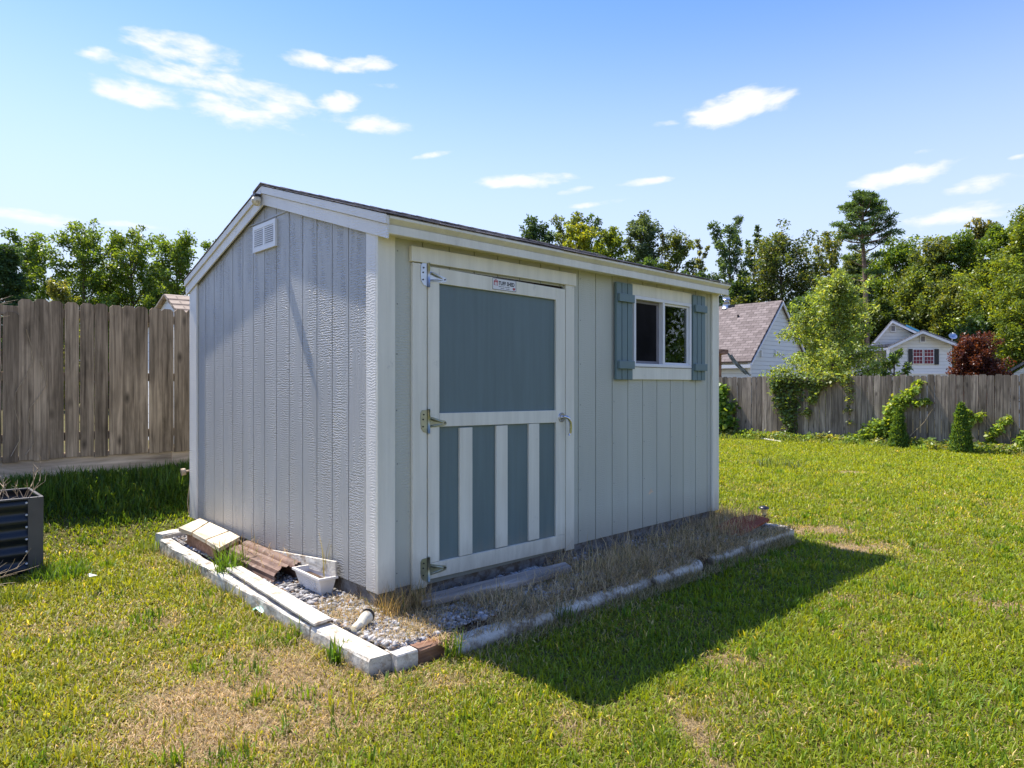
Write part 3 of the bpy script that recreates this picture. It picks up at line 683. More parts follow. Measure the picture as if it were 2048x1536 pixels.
# red barn emblem: arched outline with two door leaves
bx, bz = sx0 + .012, sz0 + .028
arch = [(0, 0), (.036, 0), (.036, .024), (.031, .033), (.023, .038), (.013, .038), (.005, .033), (0, .024)]
mb.add([(bx + a, y1, bz + b_) for a, b_ in arch], [tuple(range(8))], 2)
for (a, b_) in ((.006, .016), (.020, .030)): mb.add([(bx + a, y1 - .0004, bz + .001), (bx + b_, y1 - .0004, bz + .001), (bx + b_, y1 - .0004, bz + .019), (bx + (a + b_) / 2, y1 - .0004, bz + .023), (bx + a, y1 - .0004, bz + .019)], [(0, 1, 2, 3, 4)], 0)
mb.add([(bx + .013, y1 - .0004, bz + .028), (bx + .023, y1 - .0004, bz + .028), (bx + .023, y1 - .0004, bz + .032), (bx + .013, y1 - .0004, bz + .032)], [(0, 1, 2, 3)], 0)
sh = [(0, .016), (.022, .016), (.022, .006), (.011, -.002), (0, .006)]
mb.add([(sx1 - .032 + a, y1, sz0 + .009 + b_) for a, b_ in sh], [(0, 4, 3, 2, 1)], 2)
def text_into(mb, txt, x, z, size, width, mi, bold=.0):
    cu = bpy.data.curves.new('t', 'FONT'); cu.body = txt; cu.size = size; cu.offset = bold; cu.resolution_u = 2
    to = bpy.data.objects.new('t', cu); COL.objects.link(to); dg = bpy.context.evaluated_depsgraph_get(); dg.update()
    me = bpy.data.meshes.new_from_object(to.evaluated_get(dg)); xs = [v.co.x for v in me.vertices]; s_ = width / (max(xs) - min(xs)); x_0 = min(xs)
    n0 = len(mb.v)
    for v in me.vertices: mb.v.append((x + (v.co.x - x_0) * s_, y1 - .0002, z + v.co.y))
    for p in me.polygons: mb.f.append([i + n0 for i in p.vertices]); mb.m.append(mi); mb.sm.append(False)
    bpy.data.objects.remove(to); bpy.data.curves.remove(cu); bpy.data.meshes.remove(me)
text_into(mb, 'TUFF SHED', sx0 + .053, sz0 + .034, .034, .142, 1, .0012)
for (a, b_) in ((.055, .150),): 
    x_ = a
    while x_ < b_: w_ = .008 + .012 * random.random(); mb.add([(sx0 + x_, y1, sz0 + .022), (sx0 + x_ + w_, y1, sz0 + .022), (sx0 + x_ + w_, y1, sz0 + .0255), (sx0 + x_, y1, sz0 + .0255)], [(0, 1, 2, 3)], 1); x_ += w_ + .004
for (a, b_) in ((.070, .104), (.116, .150)): mb.add([(sx0 + a, y1, sz0 + .011), (sx0 + b_, y1, sz0 + .011), (sx0 + b_, y1, sz0 + .014), (sx0 + a, y1, sz0 + .014)], [(0, 1, 2, 3)], 1)
mb.build('name_plate', [M_signw, M_black, M_red], door)
# window
win = empty('window', (0, 0, 0), None, None); win.parent = shed; win.location = (2.76, 0, 1.59)
for k_ in ('label', 'category'):
    if k_ in win: del win[k_]
trim('head_casing', (2.322, -.022, 1.873), (3.202, -.0006, 1.966), parent=win); trim('sill_casing', (2.322, -.022, 1.203), (3.202, -.0006, 1.302), parent=win)
mb = MB(); f_ = .026
for a, b_ in (((2.345, -.03, 1.306), (3.19, .04, 1.306 + f_)), ((2.345, -.03, 1.872 - f_), (3.19, .04, 1.872)), ((2.345, -.03, 1.306 + f_), (2.345 + f_, .04, 1.872 - f_)), ((3.19 - f_, -.03, 1.306 + f_), (3.19, .04, 1.872 - f_)), ((2.750, -.028, 1.306 + f_), (2.780, .04, 1.872 - f_))): mb.box(a, b_)
mb.build('window_frame', M_vinyl, win, .003)
mb = MB(); s_ = .022; xa, xb, za, zb = 2.372, 2.749, 1.333, 1.845
for a, b_ in (((xa, .012, za), (xb, .03, za + s_)), ((xa, .012, zb - s_), (xb, .03, zb)), ((xa, .012, za + s_), (xa + s_, .03, zb - s_)), ((xb - s_ * 1.6, .012, za + s_), (xb, .03, zb - s_))): mb.box(a, b_)
M_sash = paint('sash_grey', (.20, .19, .20), .5, .05, 9, bs_=0)
mb.build('sash', M_sash, win, .002)
mb = MB(); mb.box((xa + s_, .014, za + s_), (xb - s_ * 1.6, .0155, zb - s_)); mb.build('insect_screen', M_screen, win)
mb = MB(); s_ = .016; xa, xb = 2.781, 3.163
for a, b_ in (((xa, -.012, za), (xb, .01, za + s_)), ((xa, -.012, zb - s_), (xb, .01, zb)), ((xa, -.012, za + s_), (xa + s_, .01, zb - s_)), ((xb - s_, -.012, za + s_), (xb, .01, zb - s_))): mb.box(a, b_)
mb.build('sash', M_vinyl, win, .002)
mb = MB(); mb.box((xa + s_, .000, za + s_), (xb - s_, .003, zb - s_)); mb.build('pane', M_glass, win)
def shutter(x0, x1, name='shutter'):
    w = (x1 - x0); o = MB(); g_ = .008; bw = (w - 2 * g_) / 3
    for i in range(3): a = x0 + i * (bw + g_); o.box((a, -.036, 1.200), (a + bw, -.012, 1.956))
    o.box((x0 + .02, -.0119, 1.25), (x1 - .02, -.0006, 1.90))
    s = o.build(name, M_shut, shed, .003)
    for z in (1.285, 1.805): c = MB(); c.box((x0 + .010, -.060, z), (x1 + .008 - .010, -.0365, z + .062)); c.build('cleat', M_shut, s, .003)
shutter(2.111, 2.316); shutter(3.207, 3.41)
# small chip of bare wood
mb = MB(); mb.add([(2.575, -.0012, .262), (2.60, -.0012, .258), (2.615, -.0012, .268), (2.655, -.0012, .274), (2.63, -.0012, .288), (2.618, -.0012, .306), (2.60, -.0012, .292), (2.585, -.0012, .276)], [tuple(range(8))]); mb.build('bare_wood_chip', paint('bare_wood', (.75, .6, .42), .8, .1, 9, bs_=0), shed)
# bolts / vents in the skirt
for x_ in (2.35, 2.95, 3.42): mb = MB(); mb.tube([(x_, .008, -.05), (x_, .0135, -.05)], .012, 10); mb.build('skirt_vent_hole', M_black, shed)
# water stub at rear corner
mb = MB(); mb.tube([(-.012, 3.015, .405), (-.045, 3.03, .40)], .010, 10); mb.tube([(-.040, 3.03, .40), (-.075, 3.035, .395)], [.030, .032], 16)
mb.tube([(-.01, 3.01, .30), (-.022, 3.015, .20), (-.028, 3.015, .12), (-.02, 3.01, .04), (-.008, 3.0, .0)], .004, 8)
mb.build('pipe_stub', paint('tan_plastic', (.45, .34, .22), .6, .15, 9, bs_=.1), shed)

# ------------------------------------------------------------------ gravel and straw around the shed
def stones(n, fx, sz):
    ico = np.array([(0,0,1),(.89,0,.45),(.28,.85,.45),(-.72,.53,.45),(-.72,-.53,.45),(.28,-.85,.45),(.72,.53,-.45),(-.28,.85,-.45),(-.89,0,-.45),(-.28,-.85,-.45),(.72,-.53,-.45),(0,0,-1)])
    F = np.array([(0,1,2),(0,2,3),(0,3,4),(0,4,5),(0,5,1),(1,6,2),(2,7,3),(3,8,4),(4,9,5),(5,10,1),(2,6,7),(3,7,8),(4,8,9),(5,9,10),(1,10,6),(11,7,6),(11,8,7),(11,9,8),(11,10,9),(11,6,10)])
    P = fx(n); n = len(P); s = sz * (.4 + rng.random(n) ** 3 * 1.9)
    V = ico[None] * (1 + .75 * (rng.random((n, 12, 1)) - .5)) * (np.array([1, 1, .65]) * (.7 + .6 * rng.random((n, 1, 3)))) * s[:, None, None]
    a = rng.random(n) * 6.28; c, s2 = np.cos(a)[:, None], np.sin(a)[:, None]
    V = np.stack([V[..., 0] * c - V[..., 1] * s2, V[..., 0] * s2 + V[..., 1] * c, V[..., 2]], -1) + P[:, None]
    lp = (np.arange(n)[:, None, None] * 12 + F[None]).ravel(); g = .16 + .42 * rng.random((n, 1)) ** 1.4; t_ = rng.random((n, 1))
    C = g * (np.array([1, .90, .78]) * t_ + np.array([.97, .97, 1]) * (1 - t_)); C = np.where(rng.random((n, 1)) < .12, C * np.array([.6, .42, .28]), C)
    return V.reshape(-1, 3), lp, np.arange(n * 20) * 3, np.repeat(C, 12, 0)
def gravel_pts(n):
    a = np.stack([-.26 + 4.1 * rng.random(n) ** 1.9, -.52 + .54 * rng.random(n)], -1); b_ = np.stack([-.26 + .28 * rng.random(n // 2), .0 + 2.85 * rng.random(n // 2) ** 1.3], -1)
    p = np.concatenate([a, b_]); return np.concatenate([p, (-.118 + .018 * rng.random(len(p)) + .02 * vnoise(p[:, 0], p[:, 1], .2))[:, None]], 1)
M_stone = leaf_mat('stone', trans=0, rough=.85, spec=.3)
o = npmesh('gravel', *stones(15000, gravel_pts, .0088), M_stone); setp(o, 'pale grey gravel spread between the shed and its timber edging', 'gravel', kind='stuff')
mb = MB(); mb.box((-.28, -.56, -.19), (3.9, .011, -.122)); mb.box((-.28, .0111, -.19), (.011, 2.9, -.122)); mb.box((3.65, .012, -.19), (3.9, 2.9, -.122))
o = mb.build('gravel_bed', M_soil); setp(o, 'brown soil under the gravel inside the timber edging', None, kind='structure')
parts = []
def straw(n, fx, h, w, c=(.34, .25, .13), leanm=.9):
    P = fx(n); n = len(P); C = np.array(c) * (.5 + .9 * rng.random((n, 1))); gq = rng.random((n, 1)) < .07; C = np.where(gq, np.array([.12, .16, .04]), C)
    return blades(P, h * (.4 + .9 * rng.random(n)), w * (.6 + .7 * rng.random(n)), np.abs(rng.normal(leanm, .45, n)), C, C)
def strip(x0, x1, y0, y1, z=-.112, p=1):
    def f(n):
        X = x0 + (x1 - x0) * rng.random(n); Y = y0 + (y1 - y0) * rng.random(n); k = rng.random(n) < .1 + 1.7 * (fbm(X, Y, .16, 31) - .12)
        return np.stack([X[k], Y[k], np.full(k.sum(), z)], -1)
    return f
parts.append(straw(2600, strip(.02, .6, -.52, -.05), .10, .0028, (.5, .38, .22), 1.15)); parts.append(straw(8000, strip(.4, 1.9, -.57, -.26), .12, .003, (.56, .44, .27), 1.2))
parts.append(straw(15000, strip(1.3, 3.4, -.57, -.05), .12, .0034, (.50, .38, .23), 1.25)); parts.append(straw(700, strip(1.3, 3.5, -.5, -.03), .20, .003, (.6, .48, .28), .5)); parts.append(straw(7000, strip(-.05, 3.85, -.66, -.50, -.115), .09, .003, (.56, .43, .26), 1.3)); parts.append(straw(4000, strip(3.1, 3.95, -.40, .35), .16, .0034, (.56, .42, .25), .7))
parts.append(straw(1200, strip(-.05, .25, -.2, -.02), .16, .0028, (.42, .31, .16), .7)); parts.append(straw(5500, strip(.1, 3.8, -.74, -.62, -.20), .09, .0032, (.44, .36, .19), 1.2))
parts.append(straw(5200, strip(-.27, .12, -.50, .30), .075, .0026, (.5, .38, .2), 1.1)); parts.append(straw(130, strip(-.28, -.02, .8, 1.7, .02), .11, .0028, (.5, .36, .2), 1.0))
parts.append(straw(9000, strip(-1.4, -.35, -1.0, -.1, -.192), .05, .0028, (.55, .40, .22), 1.4)); parts.append(straw(900, strip(-.55, .2, -.95, -.5, -.19), .07, .0024, (.5, .38, .19), 1.25))
parts.append(straw(900, strip(-.62, -.36, -.4, 2.6, -.16), .09, .0026, (.5, .38, .19), 1.2))
o = npmesh('dry_straw', *merge(parts), M_straw); setp(o, 'dead straw coloured grass matted over the gravel in front of the shed', 'dry grass', kind='stuff')

# ------------------------------------------------------------------ timber edging
def timber(name, p0, p1, w, h, mat_, label, group, rot=0, jitter=.004, cat='timber'):
    """beam between two points (top centre line), uneven faces"""
    p0, p1 = Vector(p0), Vector(p1); d = (p1 - p0); ln = d.length; d.normalize(); s = Vector((-d.y, d.x, 0)); nseg = max(2, int(ln / .12))
    mb = MB(); vs = []; prof = [(-.5, -1), (-.5, -.08), (-.44, 0), (.44, 0), (.5, -.08), (.5, -1)]
    for i in range(nseg + 1):
        c = p0 + d * ln * i / nseg
        for (a, b_) in prof: vs.append(c + s * (a * w + random.uniform(-jitter, jitter)) + Vector((0, 0, b_ * h + (random.uniform(-jitter, jitter) if b_ > -.5 else 0))))
    k = len(prof); fs = [(i*k+j, i*k+j+1, (i+1)*k+j+1, (i+1)*k+j) for i in range(nseg) for j in range(k - 1)]
    fs += [tuple(range(k)), tuple(nseg * k + j for j in range(k))[::-1]]
    mb.add(vs, fs); o = mb.build(name, mat_); setp(o, label, cat, group); o.name = name; return o
G1 = 'painted timbers edging the gravel'
timber('edging_timber', (-.345, -.555, -.100), (-.345, .01, -.098), .12, .14, M_ptimber, 'short sunlit white timber at the near corner of the edging', G1)
timber('edging_timber', (-.350, .03, -.100), (-.350, 1.42, -.085), .10, .14, M_ptimber, 'long weathered white timber beside the gable wall under the loose board', G1)
timber('edging_timber', (-.335, 1.44, -.105), (-.325, 2.62, -.080), .085, .13, M_pole, 'dirty white timber disappearing under the pale deck boards', G1)
timber('edging_timber', (-.34, 2.74, -.055), (-.10, 2.78, -.05), .12, .12, M_ptimber, 'stub of timber at the left end of the edging, partly in the grass', G1)
timber('edging_timber', (-.283, -.545, -.101), (-.165, -.545, -.101), .115, .14, M_ptimber, 'short cut end of white timber next to the near corner post', G1)
timber('edging_timber', (-.160, -.545, -.104), (.03, -.535, -.104), .11, .14, [M_brownw], 'short timber with bare brown top between the corner and the round log', G1)
def log(p0, p1, r0, r1, label, ends=0):
    mb = MB(); p0, p1 = Vector(p0), Vector(p1); n = 14
    pts = [p0.lerp(p1, i / n) + Vector((0, random.uniform(-.004, .004), random.uniform(-.004, .004))) for i in range(n + 1)]
    rr = [(r0 + (r1 - r0) * i / n) * random.uniform(.94, 1.05) for i in range(n + 1)]
    if ends: rr[-1] *= .75; rr[0] *= .85
    mb.tube(pts, rr, 14); o = mb.build('edging_log', M_pole); setp(o, label, 'log', 'rounded white logs along the front of the gravel'); return o
log((.04, -.575, -.178), (1.70, -.585, -.176), .066, .056, 'longest rounded white log, from the brown topped timber to below the middle of the shed')
log((1.74, -.592, -.176), (2.36, -.588, -.172), .070, .062, 'thick rounded white log with a broken end below the window', 1)
log((2.55, -.565, -.182), (3.05, -.575, -.180), .058, .055, 'short flaking white log half buried in the grass near the red paver', 1)
timber('edging_timber', (3.08, -.575, -.115), (3.92, -.575, -.125), .09, .12, M_ptimber, 'white timber at the far right end of the edging below the solar light', G1)
timber('edging_timber', (3.95, -.53, -.125), (3.93, 2.9, -.11), .10, .10, M_ptimber, 'timber running back along the far side of the shed', G1)
def plank(name, corners, th, mat_, label, cat, group=None, bev=.003):
    mb = MB(); mb.prism([Vector(c) - Vector((0, 0, th)) for c in corners], (0, 0, th)); o = mb.build(name, mat_, None, bev); setp(o, label, cat, group); return o
plank('loose_board', [(-.405, -.03, -.068), (-.295, -.01, -.068), (-.255, 1.28, -.050), (-.345, 1.30, -.050)], .014, M_ptimber, 'long thin sun bleached board lying on top of the edging beside the gravel', 'board')
GD = 'pale deck boards stacked beside the gable wall'
def dk(pts, z=.035):
    o = []
    for (u, v) in pts: q = on_z(u, v, z); o.append((min(q[0], -.024), q[1], z))
    return o
plank('deck_board', dk([(357, 1055), (383, 1064), (416, 1043), (400, 1036)]), .03, M_board, 'narrow pale deck board farthest left in the pile by the gable wall', 'board', GD)
plank('deck_board', dk([(385, 1065), (411, 1079), (456, 1061), (419, 1044)]), .03, M_board, 'wide pale deck board in the middle of the pile by the gable wall', 'board', GD)
plank('deck_board', dk([(413, 1080), (438, 1096), (480, 1073), (459, 1062)]), .03, M_board, 'pale deck board at the near end of the pile by the gable wall', 'board', GD)
plank('timber_offcut', [(-.25, 2.35, .003), (-.25, 1.75, .003), (-.06, 1.80, .003), (-.06, 2.35, .003)], .10, M_brownw, 'dark wood offcut underneath the pale deck boards', 'wood')
# step plank
plank('step_plank', [(.16, -.185, -.045), (1.00, -.300, -.045), (1.30, -.290, -.04), (1.36, -.175, -.04), (.98, -.150, -.04), (.23, -.085, -.045)], .035, M_wplank, 'worn grey white plank used as a step in front of the blue door', 'plank')
# brown ridged plastic trim pieces
def halfpipe(p0, p1, r, label, ribs=True, name='plastic_trim', mat_=M_brownpl, arc=(200, -20)):
    p0, p1 = Vector(p0), Vector(p1); d = (p1 - p0).normalized(); s = Vector((-d.y, d.x, 0)).normalized(); u_ = s.cross(d) * -1
    if u_.z < 0: u_ = -u_
    n = 30 if ribs else 8; k = 16; mb = MB(); vs = []
    for q in range(2):
        for i in range(n + 1):
            c = p0.lerp(p1, i / n)
            for j in range(k + 1):
                a = R(arc[0] + (arc[1] - arc[0]) * j / k); rr = r * (1 + (.10 if ribs and j % 2 else 0)) - q * .005
                c2 = c - d * (.012 * math.sin(j * 2.1) if i == n else 0)
                vs.append(c2 + s * math.cos(a) * rr + u_ * math.sin(a) * rr)
    m_ = (n + 1) * (k + 1); fs = []
    for q in range(2):
        for i in range(n):
            for j in range(k): fs.append((q*m_+i*(k+1)+j, q*m_+i*(k+1)+j+1, q*m_+(i+1)*(k+1)+j+1, q*m_+(i+1)*(k+1)+j))
    for j in range(k):
        for i in (0, n): a = i*(k+1)+j; fs.append((a, a+1, m_+a+1, m_+a))
    mb.add(vs, fs); o = mb.build(name, mat_); setp(o, label, 'trim piece'); return o
halfpipe((-.155, 1.60, -.065), (-.13, .88, -.08), .078, 'curved ribbed brown plastic piece with a ragged open end')
halfpipe((-.062, 1.66, -.02), (-.045, .86, -.03), .045, 'smooth brown plastic trim lying against the gable wall above the ribbed piece', False, arc=(170, 10))
mb = MB(); q0, q1 = on_x(500, 1092, -.03), on_x(672, 1123, -.03)
mb.prism([(-.020, q0[1], q0[2]), (-.020, q1[1], q1[2]), (-.024, q1[1] - .012, q1[2] - .09), (-.024, q0[1], q0[2] - .03)], (-.014, 0, 0))
mb.box((-.060, q1[1] + .35, -.02), (-.040, q0[1], -.004))
o = mb.build('white_trim_board', M_ptimber, None, .002); setp(o, 'thin white trim board leaning on the gable wall behind the planter', 'board')
mb = MB(); mb.box((-.09, .86, -.03), (-.055, .80, -.005)); mb.box((-.085, .79, -.05), (-.05, .75, -.03)); o = mb.build('brown_offcut', M_brownpl, None, .003); setp(o, 'small brown plastic offcut next to the white planter', 'offcut')
# planter
pl = empty('window_box_planter', (-.08, .57, -.11), 'small white rectangular planter with dry soil standing on the gravel', 'planter')
def planter():
    b0 = [(-.105, .455), (-.045, .445), (-.040, .725), (-.100, .735)]; t0 = [(-.135, .425), (-.030, .412), (-.022, .760), (-.128, .773)]
    z0, z1 = -.105, .012; mb = MB(); vs = [(x, y, z0) for x, y in b0] + [(x, y, z1) for x, y in t0]
    inn = [(x + (.006 if x < -.08 else -.006), y + (.006 if y < .6 else -.006)) for x, y in t0]; bin_ = [(x + (.006 if x < -.08 else -.006), y + (.006 if y < .6 else -.006)) for x, y in b0]
    vs += [(x, y, z1) for x, y in inn] + [(x, y, z0 + .006) for x, y in bin_]
    fs = [(3, 2, 1, 0)] + [(i, (i+1)%4, 4+(i+1)%4, 4+i) for i in range(4)] + [(4+i, 4+(i+1)%4, 8+(i+1)%4, 8+i) for i in range(4)] + [(8+i, 8+(i+1)%4, 12+(i+1)%4, 12+i) for i in range(4)] + [(12, 13, 14, 15)]
    mb.add(vs, fs)
    o = mb.build('planter_box', M_vinyl_sh, pl, .003)
    r_ = MB(); ro = [(x + (-.008 if x < -.08 else .008), y + (-.008 if y < .6 else .008)) for x, y in t0]
    vs = [(x, y, z1 - .012) for x, y in ro] + [(x, y, z1 + .003) for x, y in ro] + [(x, y, z1 + .003) for x, y in inn] + [(x, y, z1 - .012) for x, y in t0]
    r_.add(vs, [(i, (i+1)%4, 4+(i+1)%4, 4+i) for i in range(4)] + [(4+i, 4+(i+1)%4, 8+(i+1)%4, 8+i) for i in range(4)] + [(12+i, 12+(i+1)%4, (i+1)%4, i) for i in range(4)]); r_.build('rim', M_vinyl_sh, pl, .002)
    s_ = MB(); sv = [(a[0] * .3 + b_[0] * .7, a[1] * .3 + b_[1] * .7, -.022 + random.uniform(-.004, .004)) for a, b_ in zip(b0, inn)]; s_.add(sv, [(0, 1, 2, 3)]); s_.build('soil', M_soil, pl)
    rb = MB()
    for i in range(6):
        t = .16 + i * .115; z = z0 + (z1 - z0) * t
        A = Vector((b0[0][0] + (t0[0][0]-b0[0][0])*t, b0[0][1] + (t0[0][1]-b0[0][1])*t + .05, z)); B = Vector((b0[3][0] + (t0[3][0]-b0[3][0])*t, b0[3][1] + (t0[3][1]-b0[3][1])*t - .05, z))
        rb.tube([A, B], .0035, 6)
    rb.build('ribs', M_vinyl_sh, pl)
planter()
def stemgrass(name, x, y, z, h, n, label):
    parts = blades(np.tile([x, y, z], (n, 1)) + rng.normal(0, .008, (n, 3)) * [1, 1, .2], h * (.6 + .5 * rng.random(n)), np.full(n, .004), np.abs(rng.normal(.22, .15, n)), np.tile([.26, .24, .07], (n, 1)) * (.6 + .7 * rng.random((n, 1))), np.tile([.5, .4, .2], (n, 1)))
    o = npmesh(name, *parts, M_grass); setp(o, label, 'weed'); return o
stemgrass('weed_stalk', -.03, .55, -.02, .30, 9, 'thin weed stalks growing up the gable wall behind the white planter')
stemgrass('weed_stalk', -.30, 1.55, -.06, .30, 3, 'single tall grass stalk leaning past the deck boards')
# pvc elbow with strap
mb = MB(); mb.tube([(-.275, -.20, -.085), (-.245, -.19, -.075), (-.215, -.185, -.07)], [.019, .022, .022], 14); mb.tube([(-.225, -.185, -.075), (-.20, -.18, -.055), (-.175, -.165, -.055)], [.027, .030, .034], 16); o = mb.build('pipe_elbow', M_pvc); setp(o, 'cream pvc pipe elbow lying on the gravel near the corner of the shed', 'pipe')
mb = MB(); mb.tube([(-.165, -.155, -.052), (-.16, -.152, -.052)], [.037, .037], 16); mb.build('pipe_ring', M_blackpl, o)
mb = MB(); mb.tube([(-.18, -.26, -.098), (-.20, -.36, -.10), (-.19, -.47, -.10)], .006, 6); o = mb.build('metal_rod', M_blackpl); setp(o, 'dark metal rod lying on the gravel behind the near edging', 'rod')
# bottle under door
mb = MB(); mb.tube([(1.02, -.10, -.085), (1.05, -.10, -.08), (1.15, -.10, -.075), (1.19, -.10, -.075), (1.22, -.10, -.075)], [.028, .034, .033, .016, .013], 14); o = mb.build('plastic_bottle', M_clear); setp(o, 'crumpled clear plastic bottle in the grass behind the step plank', 'bottle')
# red paver
mb = MB(); mb.prism([(3.16, -.50, -.105), (3.76, -.47, -.055), (3.80, -.30, -.045), (3.62, -.20, -.06), (3.12, -.22, -.10)], (0, 0, .022)); mb.prism([(3.16, -.50, -.165), (3.76, -.47, -.165), (3.80, -.30, -.165), (3.12, -.22, -.165)], (0, 0, .05))
o = mb.build('red_paver', M_redtile, None, .006); setp(o, 'dark red slab propped up at the right end of the gravel strip', 'paver')
# solar light
p = on_z(1528, 1064, -.2); sp0 = Vector(p); lt = empty('solar_path_light', sp0, 'small black solar path light staked in the lawn by the far end of the edging', 'garden light')
mb = MB(); mb.tube([(p[0], p[1], -.24), (p[0], p[1], -.055)], [.009, .010], 10); mb.build('stake', M_blackpl, lt)
mb = MB(); mb.tube([(p[0], p[1], -.054), (p[0], p[1], -.046), (p[0], p[1], -.04)], [.013, .022, .024], 16); mb.build('collar', M_blackpl, lt)
mb = MB(); mb.tube([(p[0], p[1], -.039), (p[0], p[1], .016)], [.021, .031], 16); mb.build('lens', M_lamp, lt)
mb = MB(); mb.tube([(p[0], p[1], .017), (p[0], p[1], .025), (p[0], p[1], .032), (p[0], p[1], .040)], [.046, .047, .040, .022], 20); mb.build('cap', M_blackpl, lt)
# litter
q = on_z(505, 1232, -.18); mb = MB()
vs = []; 
for i in range(7):
    for j in range(4): vs.append((q[0] + .012 * i * RV[0] * 1.6 + .014 * j * FV[0], q[1] + .012 * i * RV[1] * 1.6 + .014 * j * FV[1], -.15 + .014 * math.sin(i * 1.7 + j * 2.3)))
mb.add(vs, [(i*4+j, (i+1)*4+j, (i+1)*4+j+1, i*4+j+1) for i in range(6) for j in range(3)], 0, True); o = mb.build('plastic_scrap', M_teal); setp(o, 'pale teal scrap of plastic lying in the lawn left of the edging', 'litter')
q = on_z(1135 - 957, 1166, -.10); mb = MB(); mb.add([(q[0], q[1], -.06), (q[0] + .05, q[1] - .02, -.055), (q[0] + .06, q[1] + .03, -.07), (q[0] + .01, q[1] + .05, -.05)], [(0, 1, 2, 3)]); o = mb.build('paper_scrap', M_signw); setp(o, 'small white scrap of paper in the lawn between raised bed and edging', 'litter')

# ------------------------------------------------------------------ raised bed
bed = empty('raised_garden_bed', (-1.7, 2.8, -.15), 'dark corrugated metal raised bed with grey corner posts and dead stems', 'raised bed')
bx0, bx1, by0, by1, bz0, bz1 = -2.5, -1.165, 2.52, 3.08, -.16, .37
def corr(p0, p1, name):
    p0, p1 = Vector(p0), Vector(p1); d = (p1 - p0).normalized(); nrm_ = Vector((d.y, -d.x, 0)); mb = MB(); n = 56; vs = []
    for i in range(n + 1):
        z = bz0 + (bz1 - .012 - bz0) * i / n; o_ = nrm_ * (.011 * math.sin(i / n * 2 * math.pi * 4.6))
        for p_ in (p0, p1): vs.append((p_.x + o_.x, p_.y + o_.y, z))
    mb.add(vs, [(2*i, 2*i+1, 2*i+3, 2*i+2) for i in range(n)], 0, True); return mb.build(name, M_bed, bed)
corr((bx0, by0 + .012, 0), (bx1 - .02, by0 + .012, 0), 'side_panel'); corr((bx1 - .012, by0, 0), (bx1 - .012, by1, 0), 'side_panel'); corr((bx1, by1 - .012, 0), (bx0, by1 - .012, 0), 'side_panel')
for (x_, y_) in ((bx1, by0), (bx1, by1)):
    mb = MB(); s_ = 1 if y_ == by0 else -1
    mb.box((x_ - .085, y_ - .004 * s_ - .003, bz0), (x_ + .006, y_ - .004 * s_ + .003, bz1)); mb.box((x_ + .0005, min(y_, y_ + .085 * s_), bz0), (x_ + .006, max(y_, y_ + .085 * s_), bz1)); mb.build('corner_post', M_bedpost, bed, .002)
mb = MB()
for i in range(6):
    z = bz1 - .035 - i * .085; mb = MB(); mb.tube([(bx1 - .092, by0 - .008, z), (bx1 - .092, by0 - .001, z)], [.005, .008], 8); mb.build('bolt', M_signw, bed)
for x_ in (-1.5,): mb = MB(); mb.tube([(x_, by1 - .02, bz1 - .03), (x_, by1 - .03, bz1 - .03)], [.008, .005], 8)
mb.build('bolt', M_signw, bed)
mb = MB(); mb.box((bx0, by0 - .006, bz1 - .012), (bx1 + .004, by0 + .018, bz1 + .001)); mb.box((bx1 - .012, by0 + .019, bz1 - .012), (bx1 + .008, by1 - .012, bz1 + .001)); mb.box((bx0, by1 - .0115, bz1 - .012), (bx1 + .008, by1 + .006, bz1 + .001)); mb.build('top_rim', M_bedpost, bed, .003)
mb = MB(); mb.box((bx0 + .02, by0 + .03, -.1), (bx1 - .03, by1 - .03, .12)); mb.build('soil', M_soil, bed)
def twig(mb, p, d, ln, r, depth):
    p = Vector(p); d = Vector(d).normalized(); pts = [p]; n = 5
    for i in range(n):
        d = (d + Vector((random.uniform(-.18, .18), random.uniform(-.18, .18), random.uniform(-.1, .12)))).normalized(); p = p + d * ln / n; pts.append(p.copy())
        if depth and i > 1 and random.random() < .7: twig(mb, p, d + Vector((random.uniform(-.8, .8), random.uniform(-.8, .8), random.uniform(-.2, .5))), ln * .45, r * .6, depth - 1)
    mb.tube(pts, [r * (1 - .6 * i / n) for i in range(n + 1)], 5)
dp = empty('dead_plant', (-1.28, 2.72, .1), 'bundle of dry tan stems sticking up from the raised bed', 'dead plant')
mb = MB()
for d_ in ((.35, .1, 1), (.15, .2, 1.1), (.55, .2, 1), (-.3, 0, .5), (-.6, .1, .55), (.3, .0, .9), (-.15, -.05, .4)): twig(mb, (-1.33 + random.uniform(-.02, .02), 2.68, .13), d_, .26 + random.random() * .14, .005, 2)
mb.build('stems', M_stem, dp)
mb = MB()
for i in range(34):
    a = random.random() * 6.28; x_, y_ = -1.75 + random.uniform(-.45, .35), 2.2 + random.uniform(-.25, .22)
    twig(mb, (x_, y_, -.14), (math.cos(a), math.sin(a), random.uniform(.05, .5)), .18 + .16 * random.random(), .0035, 1)
o = mb.build('dead_stems_pile', M_stem); setp(o, 'tangle of dry dead stems heaped on the ground in front of the raised bed', 'dead stems', kind='stuff')

